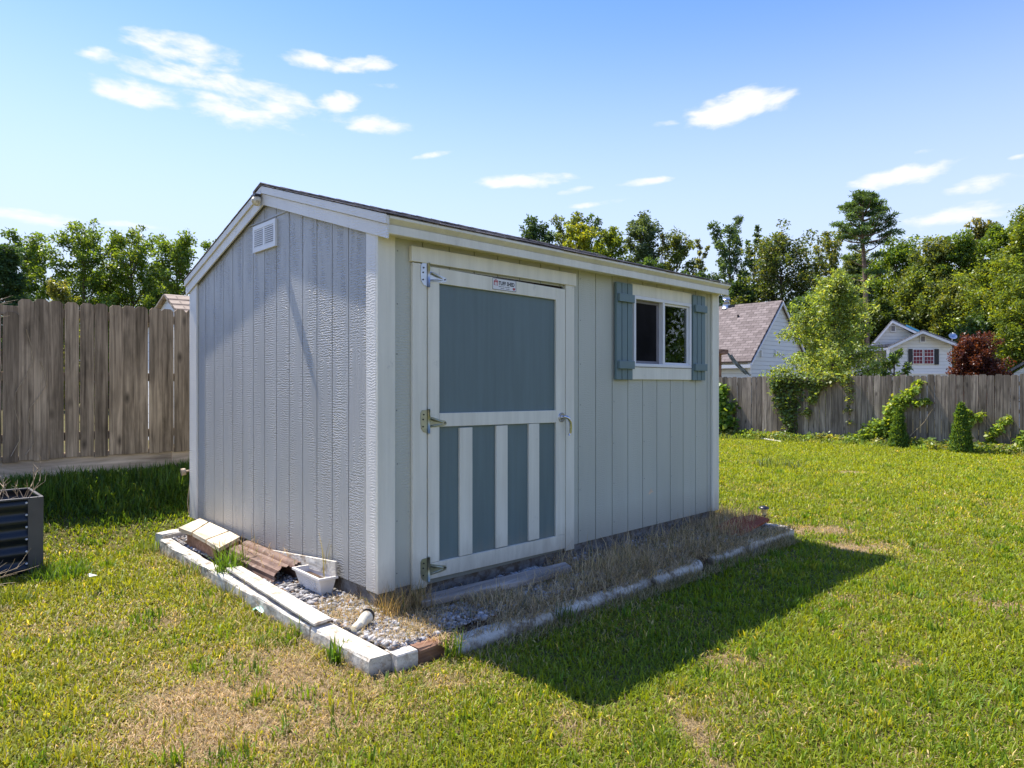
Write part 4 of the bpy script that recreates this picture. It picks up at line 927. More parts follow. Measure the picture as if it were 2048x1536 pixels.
# ------------------------------------------------------------------ fences
FY = 4.6
def picket(fence, p, along, w, z0, z1, th, mat_, clip=.028):
    """dog eared board; p: start corner; along: unit vector"""
    al = Vector((along[0], along[1], 0)); nrm_ = Vector((along[1], -along[0], 0)); P0 = Vector((p[0], p[1], 0)); t = random.uniform(-.006, .006)
    poly = [P0 + Vector((0, 0, z0)), P0 + al * w + Vector((0, 0, z0)), P0 + al * (w + t) + Vector((0, 0, z1 - clip)), P0 + al * (w + t - clip) + Vector((0, 0, z1)), P0 + al * (t + clip) + Vector((0, 0, z1)), P0 + al * t + Vector((0, 0, z1 - clip))]
    poly = [q + nrm_ * random.uniform(0, .003) for q in poly]
    mb = MB(); mb.prism(poly, nrm_ * -th); return mb.build('picket', mat_, fence)
lf = empty('wooden_fence', (0, FY, .25), 'grey brown dog eared picket fence behind the raised bed, left of the shed', 'fence')
bnd = [37, 67, 98, 130, 160, 189, 218, 245, 271, 298, 323, 348, 371]
xs = [on_y(u, 800, FY)[0] for u in bnd]; pitch = (xs[-1] - xs[0]) / 12
zt = on_y(200, 608, FY)[2]; zb = on_y(200, 912, FY)[2]
lx = xs[0]
i = -12
while True:
    x0 = xs[i] if 0 <= i < 13 else (xs[0] + pitch * i if i < 0 else xs[12] + pitch * (i - 12))
    if x0 > 5.5: break
    z1 = zt + random.uniform(-.006, .006) if i >= 0 else zt - .165 + random.uniform(-.008, .008)
    if i < 0: z1 = zt - .125 + random.uniform(-.01, .01)
    gap = .002 + .005 * random.random() * (1 if i != 3 else 2.2)
    picket(lf, (x0 + gap / 2, FY), (1, 0), pitch - gap, zb + random.uniform(-.012, .008), z1, .016, M_fence_l)
    i += 1
mb = MB(); zk = on_y(200, 950, FY)[2] - .08
mb.box((-4.5, FY + .018, zk), (.33, FY + .045, zb + .05)); mb.build('kickboard', M_kick, lf, .003)
mb = MB(); mb.box((.334, FY + .018, zk + .005), (5.6, FY + .045, zb + .045)); mb.build('kickboard', M_kick, lf, .003)
for z in (zb + .17, zb + .76, zt - .16): mb = MB(); mb.box((-4.5, FY + .018, z), (5.6, FY + .056, z + .085)); mb.build('rail', M_fence_l, lf, .003)
for x_ in (-4.4, -2.2, -.93, 1.25, 3.5): mb = MB(); mb.box((x_, FY + .058, zk - .1), (x_ + .09, FY + .148, zt - .06)); mb.build('post', M_fence_l, lf, .003)
# dead vine over the left fence
mb = MB()
for i in range(20):
    a = random.uniform(-1, 1); x_ = xs[0] - .55 + random.uniform(-.3, .35); twig(mb, (x_, FY - .03 + random.uniform(-.03, .05), zt - .12 + random.uniform(-.03, .03)), (random.uniform(-1, 1), random.uniform(-.25, .1), random.uniform(-.05, .3)), .30, .004, 1)
for (x_, h_) in ((xs[0] - .06, 1.2), (xs[0] + .05, .9), (xs[0] - .3, 1.1)):
    pts = [(x_ + .05 * math.sin(k * 1.3) + .02 * k, FY - .012, zb + .05 + h_ * k / 8) for k in range(9)]; mb.tube(pts, .003, 5)
o = mb.build('dead_vine', M_stem); setp(o, 'tangle of bare dry vine on top of the low left end of the fence', 'vine')

FXP = 15.85
rf = empty('wooden_fence', (FXP, 3, -.3), 'long weathered grey picket fence across the far side of the lawn on the right', 'fence')
y = -2.6; zt2 = on_x(1750, 751, FXP)[2]; cnt = 0
while y < 8.6 and cnt < 78:
    w = .135 + .02 * random.random(); zb2 = float(ground(FXP, y)) + .03
    picket(rf, (FXP, y), (0, 1), w - .005 - .006 * random.random(), zb2, zt2 + random.uniform(-.022, .012), .018, M_fence_r, .025); y += w; cnt += 1
for z in (-.05, .55, 1.15): mb = MB(); mb.box((FXP + .02, -3, z), (FXP + .058, 9, z + .085)); mb.build('rail', M_fence_r, rf)
for y_ in (-2.4, 0, 2.4, 4.8, 7.2): mb = MB(); mb.box((FXP + .06, y_, -.5), (FXP + .15, y_ + .09, 1.3)); mb.build('post', M_fence_r, rf)
# garden fence returning behind the shed joins both runs
bf = empty('wooden_fence', (10, 8.65, -.2), 'back picket fence hidden behind the shed between the two visible runs', 'fence')
bpy.data.objects.remove(bf)

# ------------------------------------------------------------------ foliage
def leaves(P, size, asp=.5, droop=.2, col=(.08, .14, .03), cvar=.35, col2=None, upbias=.3):
    n = len(P); nr = rng.normal(0, 1, (n, 3)); nr[:, 2] += upbias * 2; nr /= np.linalg.norm(nr, axis=1)[:, None]
    t = rng.normal(0, 1, (n, 3)); t[:, 2] -= droop * 2; t -= (t * nr).sum(1)[:, None] * nr; t /= np.linalg.norm(t, axis=1)[:, None]
    b = np.cross(nr, t); s = (size * (.6 + .8 * rng.random(n)))[:, None]
    V = np.stack([P, P + t * s * .5 + b * s * asp * .5 + nr * s * .08, P + t * s, P + t * s * .5 - b * s * asp * .5 + nr * s * .08], 1).reshape(-1, 3)
    lp = np.arange(n * 4); st = np.arange(n) * 4; h = rng.random((n, 1))
    C = np.array(col) * (1 - cvar + 2 * cvar * h)
    if col2 is not None: C = np.where(rng.random((n, 1)) < .3, np.array(col2) * (.7 + .6 * h), C)
    return V, lp, st, np.repeat(C, 4, 0)
def blob(c, r, n, flat=1.0):
    d = rng.normal(0, 1, (n, 3)); d /= np.linalg.norm(d, axis=1)[:, None]
    return np.asarray(c)[None] + d * (rng.random((n, 1)) ** .45) * r * np.array([1, 1, flat])

def tree(name, label, cat, u, vtop, wpx, D, kind='round', col=(.055, .085, .02), col2=None, nl=7000, ls=.16, base=None, crown0=.25, group='trees beyond the fences', trunk_r=None, mat_=None, nlimb=34, xy=None, height=None, dens=1.0, asp=.55):
    if xy is None: b0 = at(u, 700, D); X, Y = b0[0], b0[1]; zt_ = at(u, vtop, D)[2]; Wd = wpx * D / FX
    else: X, Y = xy; zt_ = height; Wd = wpx
    z0 = -.45; H = zt_ - z0; tr = trunk_r or .018 * H + .03
    t = empty(name, (X, Y, z0), label, cat, group)
    mb = MB(); lean = Vector((random.uniform(-.02, .02), random.uniform(-.02, .02), 0)); n = 12; tp = []
    topf = .97 if kind in ('pine', 'conifer') else .82
    for i in range(n + 1):
        f = i / n; tp.append(Vector((X + lean.x * H * f + .006 * H * math.sin(f * 7 + X), Y + lean.y * H * f + .006 * H * math.cos(f * 6 + Y), z0 + H * topf * f)))
    mb.tube(tp, [tr * (1 - .86 * (i / n)) * (1.25 if i == 0 else 1) for i in range(n + 1)], 8)
    def tpt(f): f = min(max(f / topf, 0), 1) * n; i = min(int(f), n - 1); return tp[i].lerp(tp[i + 1], f - i)
    def env(h):   # h 0..1 in crown -> radius factor
        if kind == 'round': return math.sqrt(max(0.02, 1 - max(0, (h - .3) / .71) ** 1.7)) * (.94 + .06 * math.sin(9 * h))
        if kind == 'loose': return (.72 + .8 * h) if h < .35 else max(.08, 1 - ((h - .35) / .68) ** 1.6) ** .7
        if kind == 'upright': return min(1, .8 + .8 * h) * (1 if h < .6 else math.sqrt(max(.06, 1 - ((h - .6) / .44) ** 2)))
        if kind == 'conifer': return max(.05, 1 - h) ** .75
        if kind == 'pine': return (.45 + .55 * math.sin(min(1, h * 1.15) * math.pi * .85 + .35)) * (1 if h < .72 else max(.15, 1 - (h - .72) / .33))
        if kind == 'thin': return .35 + .65 * math.sin(h * math.pi)
        return 1
    cl = []
    ga = random.random() * 6.28
    for i in range(nlimb):
        h = (i + .5 * random.random()) / nlimb; az_ = ga + i * 2.399 + random.uniform(-.4, .4)
        rad = Wd / 2 * env(h) * random.choice([random.uniform(.72, 1.06), random.uniform(.35, .8)])
        zc = z0 + H * (crown0 + (1 - crown0) * h * .97)
        rise = {'loose': .2, 'round': .16, 'upright': .30, 'conifer': -.02, 'pine': .02, 'thin': .3}[kind] * H * (1 - h * .6)
        s0 = tpt(max(crown0 * .75, (zc - rise - z0) / H)); e = Vector((X + lean.x * H * h + math.cos(az_) * rad, Y + lean.y * H * h + math.sin(az_) * rad, zc))
        pts = []
        for k in range(6):
            f = k / 5; q = s0.lerp(e, f); q.z += (f * (1 - f)) * (-.25 if kind in ('upright', 'thin') else .12) * rise; q += Vector((random.uniform(-1, 1), random.uniform(-1, 1), random.uniform(-1, 1))) * .012 * H * f * .5; pts.append(q)
        r0 = tr * .34 * (1 - .6 * h); mb.tube(pts, [max(.008, r0 * (1 - .85 * k / 5)) for k in range(6)], 5, caps=False)
        cr = Wd * {'loose': .075, 'round': .12, 'upright': .105, 'conifer': .10, 'pine': .085, 'thin': .07}[kind]
        cl.append((pts[5], cr)); cl.append((pts[4], cr * .95)); 
        if kind in ('round', 'conifer', 'pine', 'upright', 'loose'): cl.append((pts[3], cr * .8))
        for k in range(3):
            o_ = Vector((random.uniform(-1, 1), random.uniform(-1, 1), random.uniform(-.6, .9) if kind not in ('pine', 'conifer') else random.uniform(-.15, .25))) * cr * 1.5
            q = pts[random.choice([3, 4, 5])] + o_; cl.append((q, cr * random.uniform(.45, .8))); mb.tube([pts[3], q], [r0 * .25 + .006, .006], 4, caps=False)
    mb.build('trunk', M_barkp if kind == 'pine' else M_bark, t)
    wsum = sum(c[1] ** 2 for c in cl); parts = []; flat = {'pine': .38, 'conifer': .45}.get(kind, .85)
    for (c, r) in cl:
        cc = np.array(col) * random.uniform(.75, 1.3)
        k = max(8, int(nl * 2.3 * dens * r * r / wsum)); parts.append(leaves(blob(c, r * random.uniform(.85, 1.25), k, flat), ls * .82, asp, .2, cc, .38, col2 if random.random() < .6 else None))
    npmesh('crown', *merge(parts), mat_ or (M_needle if kind in ('pine', 'conifer') else M_leafA), t)
    return t

GL = (.075, .115, .020); GD_ = (.040, .070, .022); YG = (.15, .17, .02); OL = (.085, .105, .028)
# left group
tree('evergreen_tree', 'dark dense evergreen at the far left edge behind the fence', 'tree', 10, 485, 170, 30, 'conifer', (.030, .058, .020), None, 15000, .15, crown0=.0, nlimb=60)
tree('broadleaf_tree', 'rounded green tree second from the left edge behind the dark evergreen', 'tree', 62, 455, 128, 37, 'upright', GL, None, 9000, .20, crown0=.1, nlimb=44)
tree('broadleaf_tree', 'tallest of the upright trees behind the left fence', 'tree', 168, 441, 150, 36, 'upright', GL, (.11, .15, .03), 10000, .19, crown0=.10, nlimb=52)
tree('broadleaf_tree', 'upright tree in the middle of the row behind the left fence', 'tree', 270, 449, 135, 37, 'upright', (.08, .12, .02), (.12, .15, .03), 9000, .19, crown0=.12, nlimb=48)
tree('broadleaf_tree', 'upright tree next to the left slope of the shed roof', 'tree', 358, 460, 125, 36, 'upright', GL, (.11, .15, .03), 9000, .19, crown0=.10, nlimb=46)
tree('broadleaf_tree', 'tree whose top shows just above the left slope of the shed roof', 'tree', 440, 462, 90, 37, 'upright', GL, None, 6500, .19, crown0=.1, nlimb=40)
tree('broadleaf_tree', 'dark tree filling the gap low between the tall upright trees', 'tree', 320, 535, 120, 42, 'round', GD_, None, 5000, .22, crown0=.05)
tree('broadleaf_tree', 'low dark tree behind the tallest upright tree', 'tree', 215, 540, 120, 42, 'round', GD_, None, 5000, .22, crown0=.05)
tree('small_tree', 'low yellowish round tree just over the top of the left fence', 'tree', 118, 560, 85, 25, 'round', (.12, .13, .03), (.17, .15, .05), 5000, .13, crown0=.15)
# centre group behind the shed roof
tree('pine_tree', 'dark pine at the left end of the group above the shed roof', 'tree', 1078, 428, 96, 60, 'round', GD_, None, 6500, .30, crown0=.3, mat_=M_needle)
tree('broadleaf_tree', 'green tree behind the yellowish one above the shed roof', 'tree', 1140, 420, 90, 62, 'upright', OL, None, 5000, .30, crown0=.3)
tree('broadleaf_tree', 'green tree top between the yellowish tree and the pines', 'tree', 1182, 430, 78, 63, 'upright', GD_, None, 4000, .30, crown0=.3)
tree('broadleaf_tree', 'bright yellow green tree in the centre group above the shed roof', 'tree', 1158, 437, 100, 56, 'round', YG, (.20, .19, .02), 7000, .28, crown0=.2)
tree('broadleaf_tree', 'second yellow green tree right of the brightest one above the shed roof', 'tree', 1222, 444, 84, 56, 'round', (.12, .15, .02), None, 5500, .28, crown0=.2)
tree('pine_tree', 'tall rounded pine above the middle of the shed roof', 'tree', 1280, 422, 104, 58, 'round', (.060, .085, .035), None, 8000, .28, crown0=.3, mat_=M_needle)
tree('broadleaf_tree', 'dense olive tree right of the rounded pine above the shed roof', 'tree', 1352, 456, 118, 58, 'round', OL, None, 7000, .28, crown0=.15)
tree('birch_tree', 'thin sparse pale tree between the shed roof and the tall pines', 'tree', 1402, 460, 52, 56, 'thin', (.13, .14, .06), None, 2200, .22, crown0=.15, nlimb=20)
tree('dead_tree', 'thin bare topped tree rising behind the olive tree', 'tree', 1328, 446, 26, 57, 'thin', (.10, .10, .06), None, 500, .2, crown0=.2, nlimb=14)
for (u_, v_) in ((1100, 500), (1200, 510), (1300, 510), (1390, 540)): tree('broadleaf_tree', {1100: 'dark undergrowth tree below the leftmost pine above the roof', 1200: 'dark undergrowth tree below the yellow green trees', 1300: 'dark undergrowth tree below the rounded pine', 1390: 'low dark tree just above the far end of the shed roof'}[u_], 'tree', u_, v_, 110, 52, 'round', GD_, None, 5500, .28, crown0=.1)
# right group
tree('pine_tree', 'slender pine just right of the shed roof end', 'tree', 1462, 422, 90, 52, 'upright', (.05, .08, .03), None, 5200, .25, crown0=.18, mat_=M_needle, nlimb=34)
tree('pine_tree', 'small slender pine next to the larger one right of the shed', 'tree', 1508, 447, 40, 54, 'upright', (.05, .08, .03), None, 2400, .25, crown0=.3, mat_=M_needle, nlimb=22)
tree('oak_tree', 'broad dark round tree behind the grey roofed house', 'tree', 1568, 466, 190, 48, 'round', (.055, .075, .022), (.10, .10, .04), 12000, .26, crown0=.12, nlimb=50)
tree('broadleaf_tree', 'vine covered tree left of the tall flat topped pine', 'tree', 1660, 446, 88, 52, 'upright', (.09, .11, .03), (.14, .13, .03), 5000, .25, crown0=.1)
# tall pine, built tier by tier
def tall_pine():
    D = 44; b0 = at(1728, 700, D); X, Y = b0[0], b0[1]; z0 = -.45; s = D / FX
    t = empty('tall_pine_tree', (X, Y, z0), 'tall pine with a long bare trunk and flat layered crown, highest tree on the right', 'tree', 'trees beyond the fences')
    zz = lambda v: at(1728, v, D)[2]
    mb = MB(); pts = [(X + RV[0] * dx * s, Y + RV[1] * dx * s, zz(v)) for dx, v in ((8, 780), (6, 700), (5, 640), (3, 580), (0, 520), (-3, 470), (-2, 430), (-1, 400))]
    mb.tube(pts, [.19, .17, .155, .14, .12, .09, .06, .02], 10)
    parts = []
    tiers = [(393,9),(400,24),(412,38),(427,44),(443,66),(456,52),(470,58),(492,30),(520,36),(548,40)]
    for (v, hw) in tiers:
        nb = 7 if v < 475 else 3
        ga = random.random() * 6
        for k in range(nb):
            a = ga + k * 6.283 / nb + random.uniform(-.3, .3); L_ = hw * s * random.uniform(.75, 1.05); zb_ = zz(v + 10)
            e = Vector((X + math.cos(a) * L_, Y + math.sin(a) * L_, zz(v) + random.uniform(-.15, .15))); st = Vector((X, Y, zb_ - L_ * .12)); m_ = st.lerp(e, .55) + Vector((0, 0, -.08 * L_))
            mb.tube([st, m_, e], [.06, .04, .015], 5, caps=False)
            for (f, rr) in ((1, .30), (.8, .34), (.62, .30)):
                if v > 475 and f < .7: continue
                c = st.lerp(e, f) + Vector((random.uniform(-.25, .25), random.uniform(-.25, .25), .10)); rq = rr * random.uniform(.8, 1.5)
                parts.append(leaves(blob(c, rq, int(90 * rq / .3), .24), .18, .28, -.1, np.array((.055, .092, .028)) * random.uniform(.7, 1.35), .35, None, .4))
    mb.build('trunk', M_barkp, t); npmesh('crown', *merge(parts), M_needle, t)
tall_pine()
woods = [(1795, 480, 110, 50, GL, 'right behind the tall flat topped pine'), (1715, 500, 90, 58, (.07, .09, .03), 'dimly seen behind the trunk of the tall pine'), (1862, 474, 100, 48, OL, 'in the wood above the white house gable'), (1925, 468, 100, 47, GL, 'with olive leaves above the red bush'),
         (1965, 438, 80, 50, (.10, .10, .03), 'with thin rusty top rising above the wood near the right edge'), (2005, 440, 90, 46, GL, 'second from the right edge in the wood'), (2055, 412, 110, 44, (.09, .12, .02), 'tallest at the right edge of the wood'), (2120, 405, 130, 44, GL, 'at the extreme right edge of the wood'),
         (1835, 540, 120, 47, (.09, .12, .03), 'lower layer just above the blue edged roof'), (1905, 560, 120, 45, OL, 'lower layer behind the satellite dish'), (1995, 520, 150, 42, (.10, .13, .02), 'large bright green one right of the red bush'), (2060, 560, 130, 38, (.09, .12, .02), 'low and bright at the right edge above the fence'),
         (1690, 570, 100, 46, (.05, .07, .02), 'dark one between oak and small garden tree'), (1770, 600, 90, 47, (.05, .075, .02), 'dark one just left of the white house'), (1480, 560, 90, 50, GD_, 'dark one over the grey roof ridge'), (1620, 590, 110, 42, GD_, 'dark one behind the small garden tree'), (1960, 630, 110, 41, GD_, 'dark one low behind the red bush')]
for (u_, v_, w_, D_, c_, lab) in woods:
    tree('broadleaf_tree', 'broadleaf tree ' + lab, 'tree', u_, v_ - 3, w_ * 1.3, D_, 'round', c_, (c_[0] * 1.5, c_[1] * 1.25, c_[2]), int(11000), .0050 * D_, crown0=.06 if v_ > 500 else .15, nlimb=40)
# small garden tree in front of the houses
tree('cherry_tree', 'small leafy light green tree standing just behind the right fence', 'tree', 1668, 548, 225, 20.5, 'loose', (.14, .18, .045), (.24, .25, .08), 14000, .12, crown0=.06, nlimb=84, asp=.42)
tree('garden_shrub', 'loose leafy shrub right of the small garden tree above the fence', 'shrub', 1788, 690, 70, 19, 'thin', (.08, .12, .03), None, 900, .13, crown0=.2, nlimb=14, group=None, asp=.4)
tree('red_leaf_bush', 'round dark red leaved bush behind the fence on the right', 'shrub', 1952, 670, 118, 24, 'round', (.055, .016, .012), (.10, .03, .02), 13000, .10, crown0=.05, nlimb=60, group=None, asp=.5)
# trees behind the photographer, seen in the window and on the glossy wall
for i, (x_, y_, h_) in enumerate(((26, -17, 8), (32, -21, 9), (38, -17, 8.5), (21, -19, 7.5), (44, -22, 9))):
    tree('broadleaf_tree', ['dark tree across the garden, middle one reflected in the pane', 'tallest dark tree across the garden, seen only as a reflection', 'dark tree across the garden nearest the far fence', 'lowest dark tree across the garden behind the photographer', 'farthest dark tree across the garden, seen only as a reflection'][i], 'tree', 0, 0, 6.5, 0, 'round', GD_, None, 2500, .4, crown0=.0, xy=(x_, y_), height=h_, nlimb=30, group='trees reflected in the window')

# ivy and shrubs on the right fence ------------------------------------------------
def plantmass(name, label, cat, pts, n, ls, col, col2=None, r=.12, depth=.10, stems=True, asp=.75, group=None, anchor=None):
    """pts: list of (u, v, radius px) on the fence face"""
    parts = []; mb = MB(); path = []
    tot = sum(p[2] ** 1.6 for p in pts)
    x0 = FXP if anchor is None else anchor
    for (u, v, rp) in pts:
        c = on_x(u, v, x0 - .05 - depth * .5); rr = rp * (x0 - C2[0]) / .75 / FX * .8
        path.append(Vector(c)); k = max(6, int(n * rp ** 1.6 / tot)); q = blob((0, 0, 0), 1, k); q = q * [depth + .02, rr, rr] + c
        q[:, 0] = np.minimum(q[:, 0], x0 - .012); q[:, 2] = np.maximum(q[:, 2], ground(q[:, 0], q[:, 1]) + .01)
        parts.append(leaves(q, ls, asp, .25, np.array(col) * random.uniform(.8, 1.25), .35, col2, .5))
    t = empty(name, path[-1], label, cat, group)
    mb.tube(path, .008, 5); mb.build('stem', M_vine, t); npmesh('foliage', *merge(parts), M_leafA, t); return t
IV = (.075, .105, .035); LG = (.13, .18, .03)
plantmass('ivy_vine', 'thick dark ivy hanging down the fence in front of the small garden tree', 'vine', [(1550,762,18),(1570,760,22),(1595,762,22),(1620,765,20),(1560,785,22),(1585,785,24),(1565,810,22),(1585,815,20),(1575,835,18),(1580,852,14),(1580,868,10)], 1700, .085, IV, (.12, .15, .04))
plantmass('ivy_vine', 'lighter ivy drooping over the fence top right of the thick dark ivy', 'vine', [(1640,768,14),(1660,758,14),(1690,756,12),(1630,785,12),(1622,800,10),(1613,825,8)], 700, .08, (.10, .13, .04), (.16, .17, .05))
plantmass('ivy_vine', 'sparse pale vine trailing down the boards left of the bright vine', 'vine', [(1698,760,9),(1699,780,9),(1697,800,9),(1696,820,8),(1700,845,5)], 260, .065, (.14, .15, .06))
plantmass('climbing_vine', 'bright green vine climbing diagonally to the fence top', 'vine', [(1838,765,6),(1830,780,8),(1818,788,10),(1808,800,12),(1795,805,14),(1850,803,7),(1835,806,8),(1785,822,14),(1788,838,14),(1780,850,14),(1770,862,18)], 1500, .085, LG, (.22, .24, .05))
plantmass('leafy_shrub', 'low leafy shrub at the fence foot left of the conifers', 'shrub', [(1738,865,16),(1755,850,14),(1760,870,20),(1725,875,14),(1740,885,18),(1700,892,16)], 1500, .085, (.11, .15, .03), LG, depth=.25)
plantmass('small_vine', 'short bright vine beside the right hand arborvitae', 'vine', [(1940,830,8),(1955,835,7),(1963,828,5),(1938,845,8),(1935,822,4)], 220, .08, LG, (.2, .22, .05))
plantmass('small_vine', 'bright vine climbing the boards near the right edge', 'vine', [(2015,836,6),(2008,843,7),(2000,852,7),(1990,862,8),(1983,872,8),(1980,885,8)], 380, .075, LG, (.2, .22, .05))
plantmass('leafy_shrub', 'leafy plant at the fence foot at the right edge of the photo', 'shrub', [(2045,885,12),(2052,875,10),(2040,900,10)], 250, .10, LG, depth=.2)
plantmass('broad_leaf_shrub', 'dark broad leaved shrub beside the far corner of the shed', 'shrub', [(1440,790,16),(1447,778,10),(1440,815,18),(1458,815,14),(1445,840,20),(1465,845,10),(1440,862,20),(1425,850,20)], 1100, .15, (.08, .14, .03), (.17, .22, .04), depth=.35)
# ground cover along the fence foot
parts = []
for i in range(420):
    y_ = -2.5 + 11 * random.random(); xx = FXP - .1 - .45 * random.random() ** 1.5; c = (xx, y_, float(ground(xx, y_)) + .03 + .12 * random.random())
    parts.append(leaves(blob(c, .17, 34, .7) , .08, .6, .1, np.array(random.choice([LG, IV, (.10, .14, .03), (.18, .17, .06)])) * random.uniform(.8, 1.2), .35, None, .6))
for i in range(260):
    y_ = -2.5 + 11 * random.random(); xx = FXP - .15 - .6 * random.random()
    parts.append(tufts(xx, y_, 26, .14, .17, .012, random.choice([(.11, .17, .03), (.2, .2, .07), (.09, .13, .04)]), .8))
o = npmesh('fence_foot_weeds', *merge(parts), M_leafA); setp(o, 'mixed low weeds and groundcover along the foot of the far fence', 'weeds', kind='stuff')
def arbor(u, vt, vb, wpx, label, xoff):
    x = FXP - xoff; b0 = on_x(u, vb, x); tp = on_x(u, vt, x); H = tp[2] - b0[2]; s = math.hypot(x - C2[0], b0[1] - C2[1]) * .9 / FX; r = wpx / 2 * s; zg = float(ground(x, b0[1])); b0[2] = zg; H = tp[2] - zg
    t = empty('arborvitae', b0, label, 'conifer', 'small arborvitae planted along the far fence'); mb = MB(); mb.tube([b0, (b0[0], b0[1], b0[2] + H * .9)], [.02, .006], 6); mb.build('trunk', M_bark, t)
    n = 4200; h = rng.random(n) ** 1.15; rr = r * (1 - h) ** .55 * (.75 + .35 * vnoise(h * 9, rng.random(n) * 3, 1)) * (.6 + .4 * rng.random(n) ** .4); a = rng.random(n) * 6.28
    P = np.stack([b0[0] + rr * np.cos(a), b0[1] + rr * np.sin(a), b0[2] + .02 + H * h], -1)
    npmesh('crown', *leaves(P, .07, .3, -1.2, (.055, .10, .018), .4, (.10, .14, .02), 0), M_needle, t)
arbor(1797, 820, 900, 34, 'small arborvitae partly wrapped by the bright vine', .55)
arbor(1922, 811, 906, 40, 'dense narrow arborvitae standing clear in front of the fence', .75)
mb = MB(); a = on_x(1518, 876, 15.3); b_ = on_x(1562, 884, 15.0); mb.tube([a, b_], [.022, .03], 12); o = mb.build('white_pipe', M_vinyl_sh); setp(o, 'short white plastic pipe lying in weeds below the ivy', 'pipe')
mb = MB(); twig(mb, on_x(1820, 872, FXP - .1), (0, -1, 1.1), .9, .010, 0); o = mb.build('leaning_stick', M_stem); setp(o, 'thin dry stick leaning on the fence between the two arborvitae', 'stick')
q = on_z(1970, 1020, -.26); mb = MB()
for k_ in range(7): twig(mb, (q[0] + .02 * k_, q[1], -.25), (random.uniform(-1, 1), random.uniform(-1, 1), .4), .09, .008, 0)
o = mb.build('dark_clod', M_vine); setp(o, 'small dark clod of dead leaves in the lawn on the right', 'debris')

# ------------------------------------------------------------------ neighbour buildings
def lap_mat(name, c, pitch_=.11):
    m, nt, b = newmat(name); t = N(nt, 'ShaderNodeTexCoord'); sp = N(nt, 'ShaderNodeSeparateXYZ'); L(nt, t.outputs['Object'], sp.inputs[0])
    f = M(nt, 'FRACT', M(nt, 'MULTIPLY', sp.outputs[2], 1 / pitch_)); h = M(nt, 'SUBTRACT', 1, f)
    bump(nt, b, h, 1.0, .03); g = ramp(nt, f, [(0, (.55, .55, .55)), (.05, (.6, .6, .6)), (.12, (1, 1, 1))])  # ramp paints the shade line at each lap into the base colour
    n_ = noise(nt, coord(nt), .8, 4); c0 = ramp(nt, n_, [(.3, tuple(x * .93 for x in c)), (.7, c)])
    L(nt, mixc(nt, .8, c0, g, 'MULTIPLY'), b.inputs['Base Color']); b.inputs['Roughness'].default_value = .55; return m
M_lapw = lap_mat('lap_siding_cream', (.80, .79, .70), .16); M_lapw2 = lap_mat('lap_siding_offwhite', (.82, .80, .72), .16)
def shing_mat(name, a, b__, sc=(1, 1, 1)):
    m, nt, b = newmat(name); br = N(nt, 'ShaderNodeTexBrick'); t = N(nt, 'ShaderNodeTexCoord'); L(nt, t.outputs['UV'], br.inputs[0])
    br.inputs['Scale'].default_value = 1; br.inputs['Mortar Size'].default_value = .012; br.inputs['Brick Width'].default_value = .32; br.inputs['Row Height'].default_value = .145
    br.inputs['Color1'].default_value = (*a, 1); br.inputs['Color2'].default_value = (*b__, 1); br.inputs['Mortar'].default_value = (a[0] * .6, a[1] * .6, a[2] * .6, 1); br.inputs['Bias'].default_value = 0
    n_ = noise(nt, t.outputs['UV'], 5, 6, .7); L(nt, mixc(nt, 1, br.outputs[0], ramp(nt, n_, [(.3, (.75, .75, .75)), (.7, (1.2, 1.2, 1.2))]), 'MULTIPLY'), b.inputs['Base Color']); b.inputs['Roughness'].default_value = .95
    return m
M_roof1 = shing_mat('roof_brown_grey', (.145, .115, .105), (.25, .205, .19)); M_roof2 = shing_mat('roof_tan', (.36, .28, .21), (.5, .42, .33)); M_roof3 = shing_mat('roof_grey', (.17, .16, .155), (.26, .25, .24))
def add_uv(o, origin, ex, ey):
    me = o.data; uv = me.uv_layers.new(name='UVMap'); ex, ey, og = Vector(ex), Vector(ey), Vector(origin)
    for l in me.loops:
        q = o.matrix_basis @ me.vertices[l.vertex_index].co if False else me.vertices[l.vertex_index].co
        uv.data[l.index].uv = ((q - og).dot(ex), (q - og).dot(ey))
def slope(parent, a, b_, c, d, th, mat_, name='roof'):
    """roof plane a-b eave, c-d ridge (a under d)"""
    a, b_, c, d = map(Vector, (a, b_, c, d)); nrm_ = (b_ - a).cross(d - a).normalized(); nrm_ = nrm_ if nrm_.z > 0 else -nrm_
    mb = MB(); mb.prism([a, b_, c, d], nrm_ * th); o = mb.build(name, mat_, parent); add_uv(o, a, (b_ - a).normalized(), (d - a).normalized()); return o
# house one: gable end faces the garden; ridge runs left, away
D1 = 27.0
pk = at(1558, 605, D1); el_ = at(1502, 716, D1 - 1.5); 
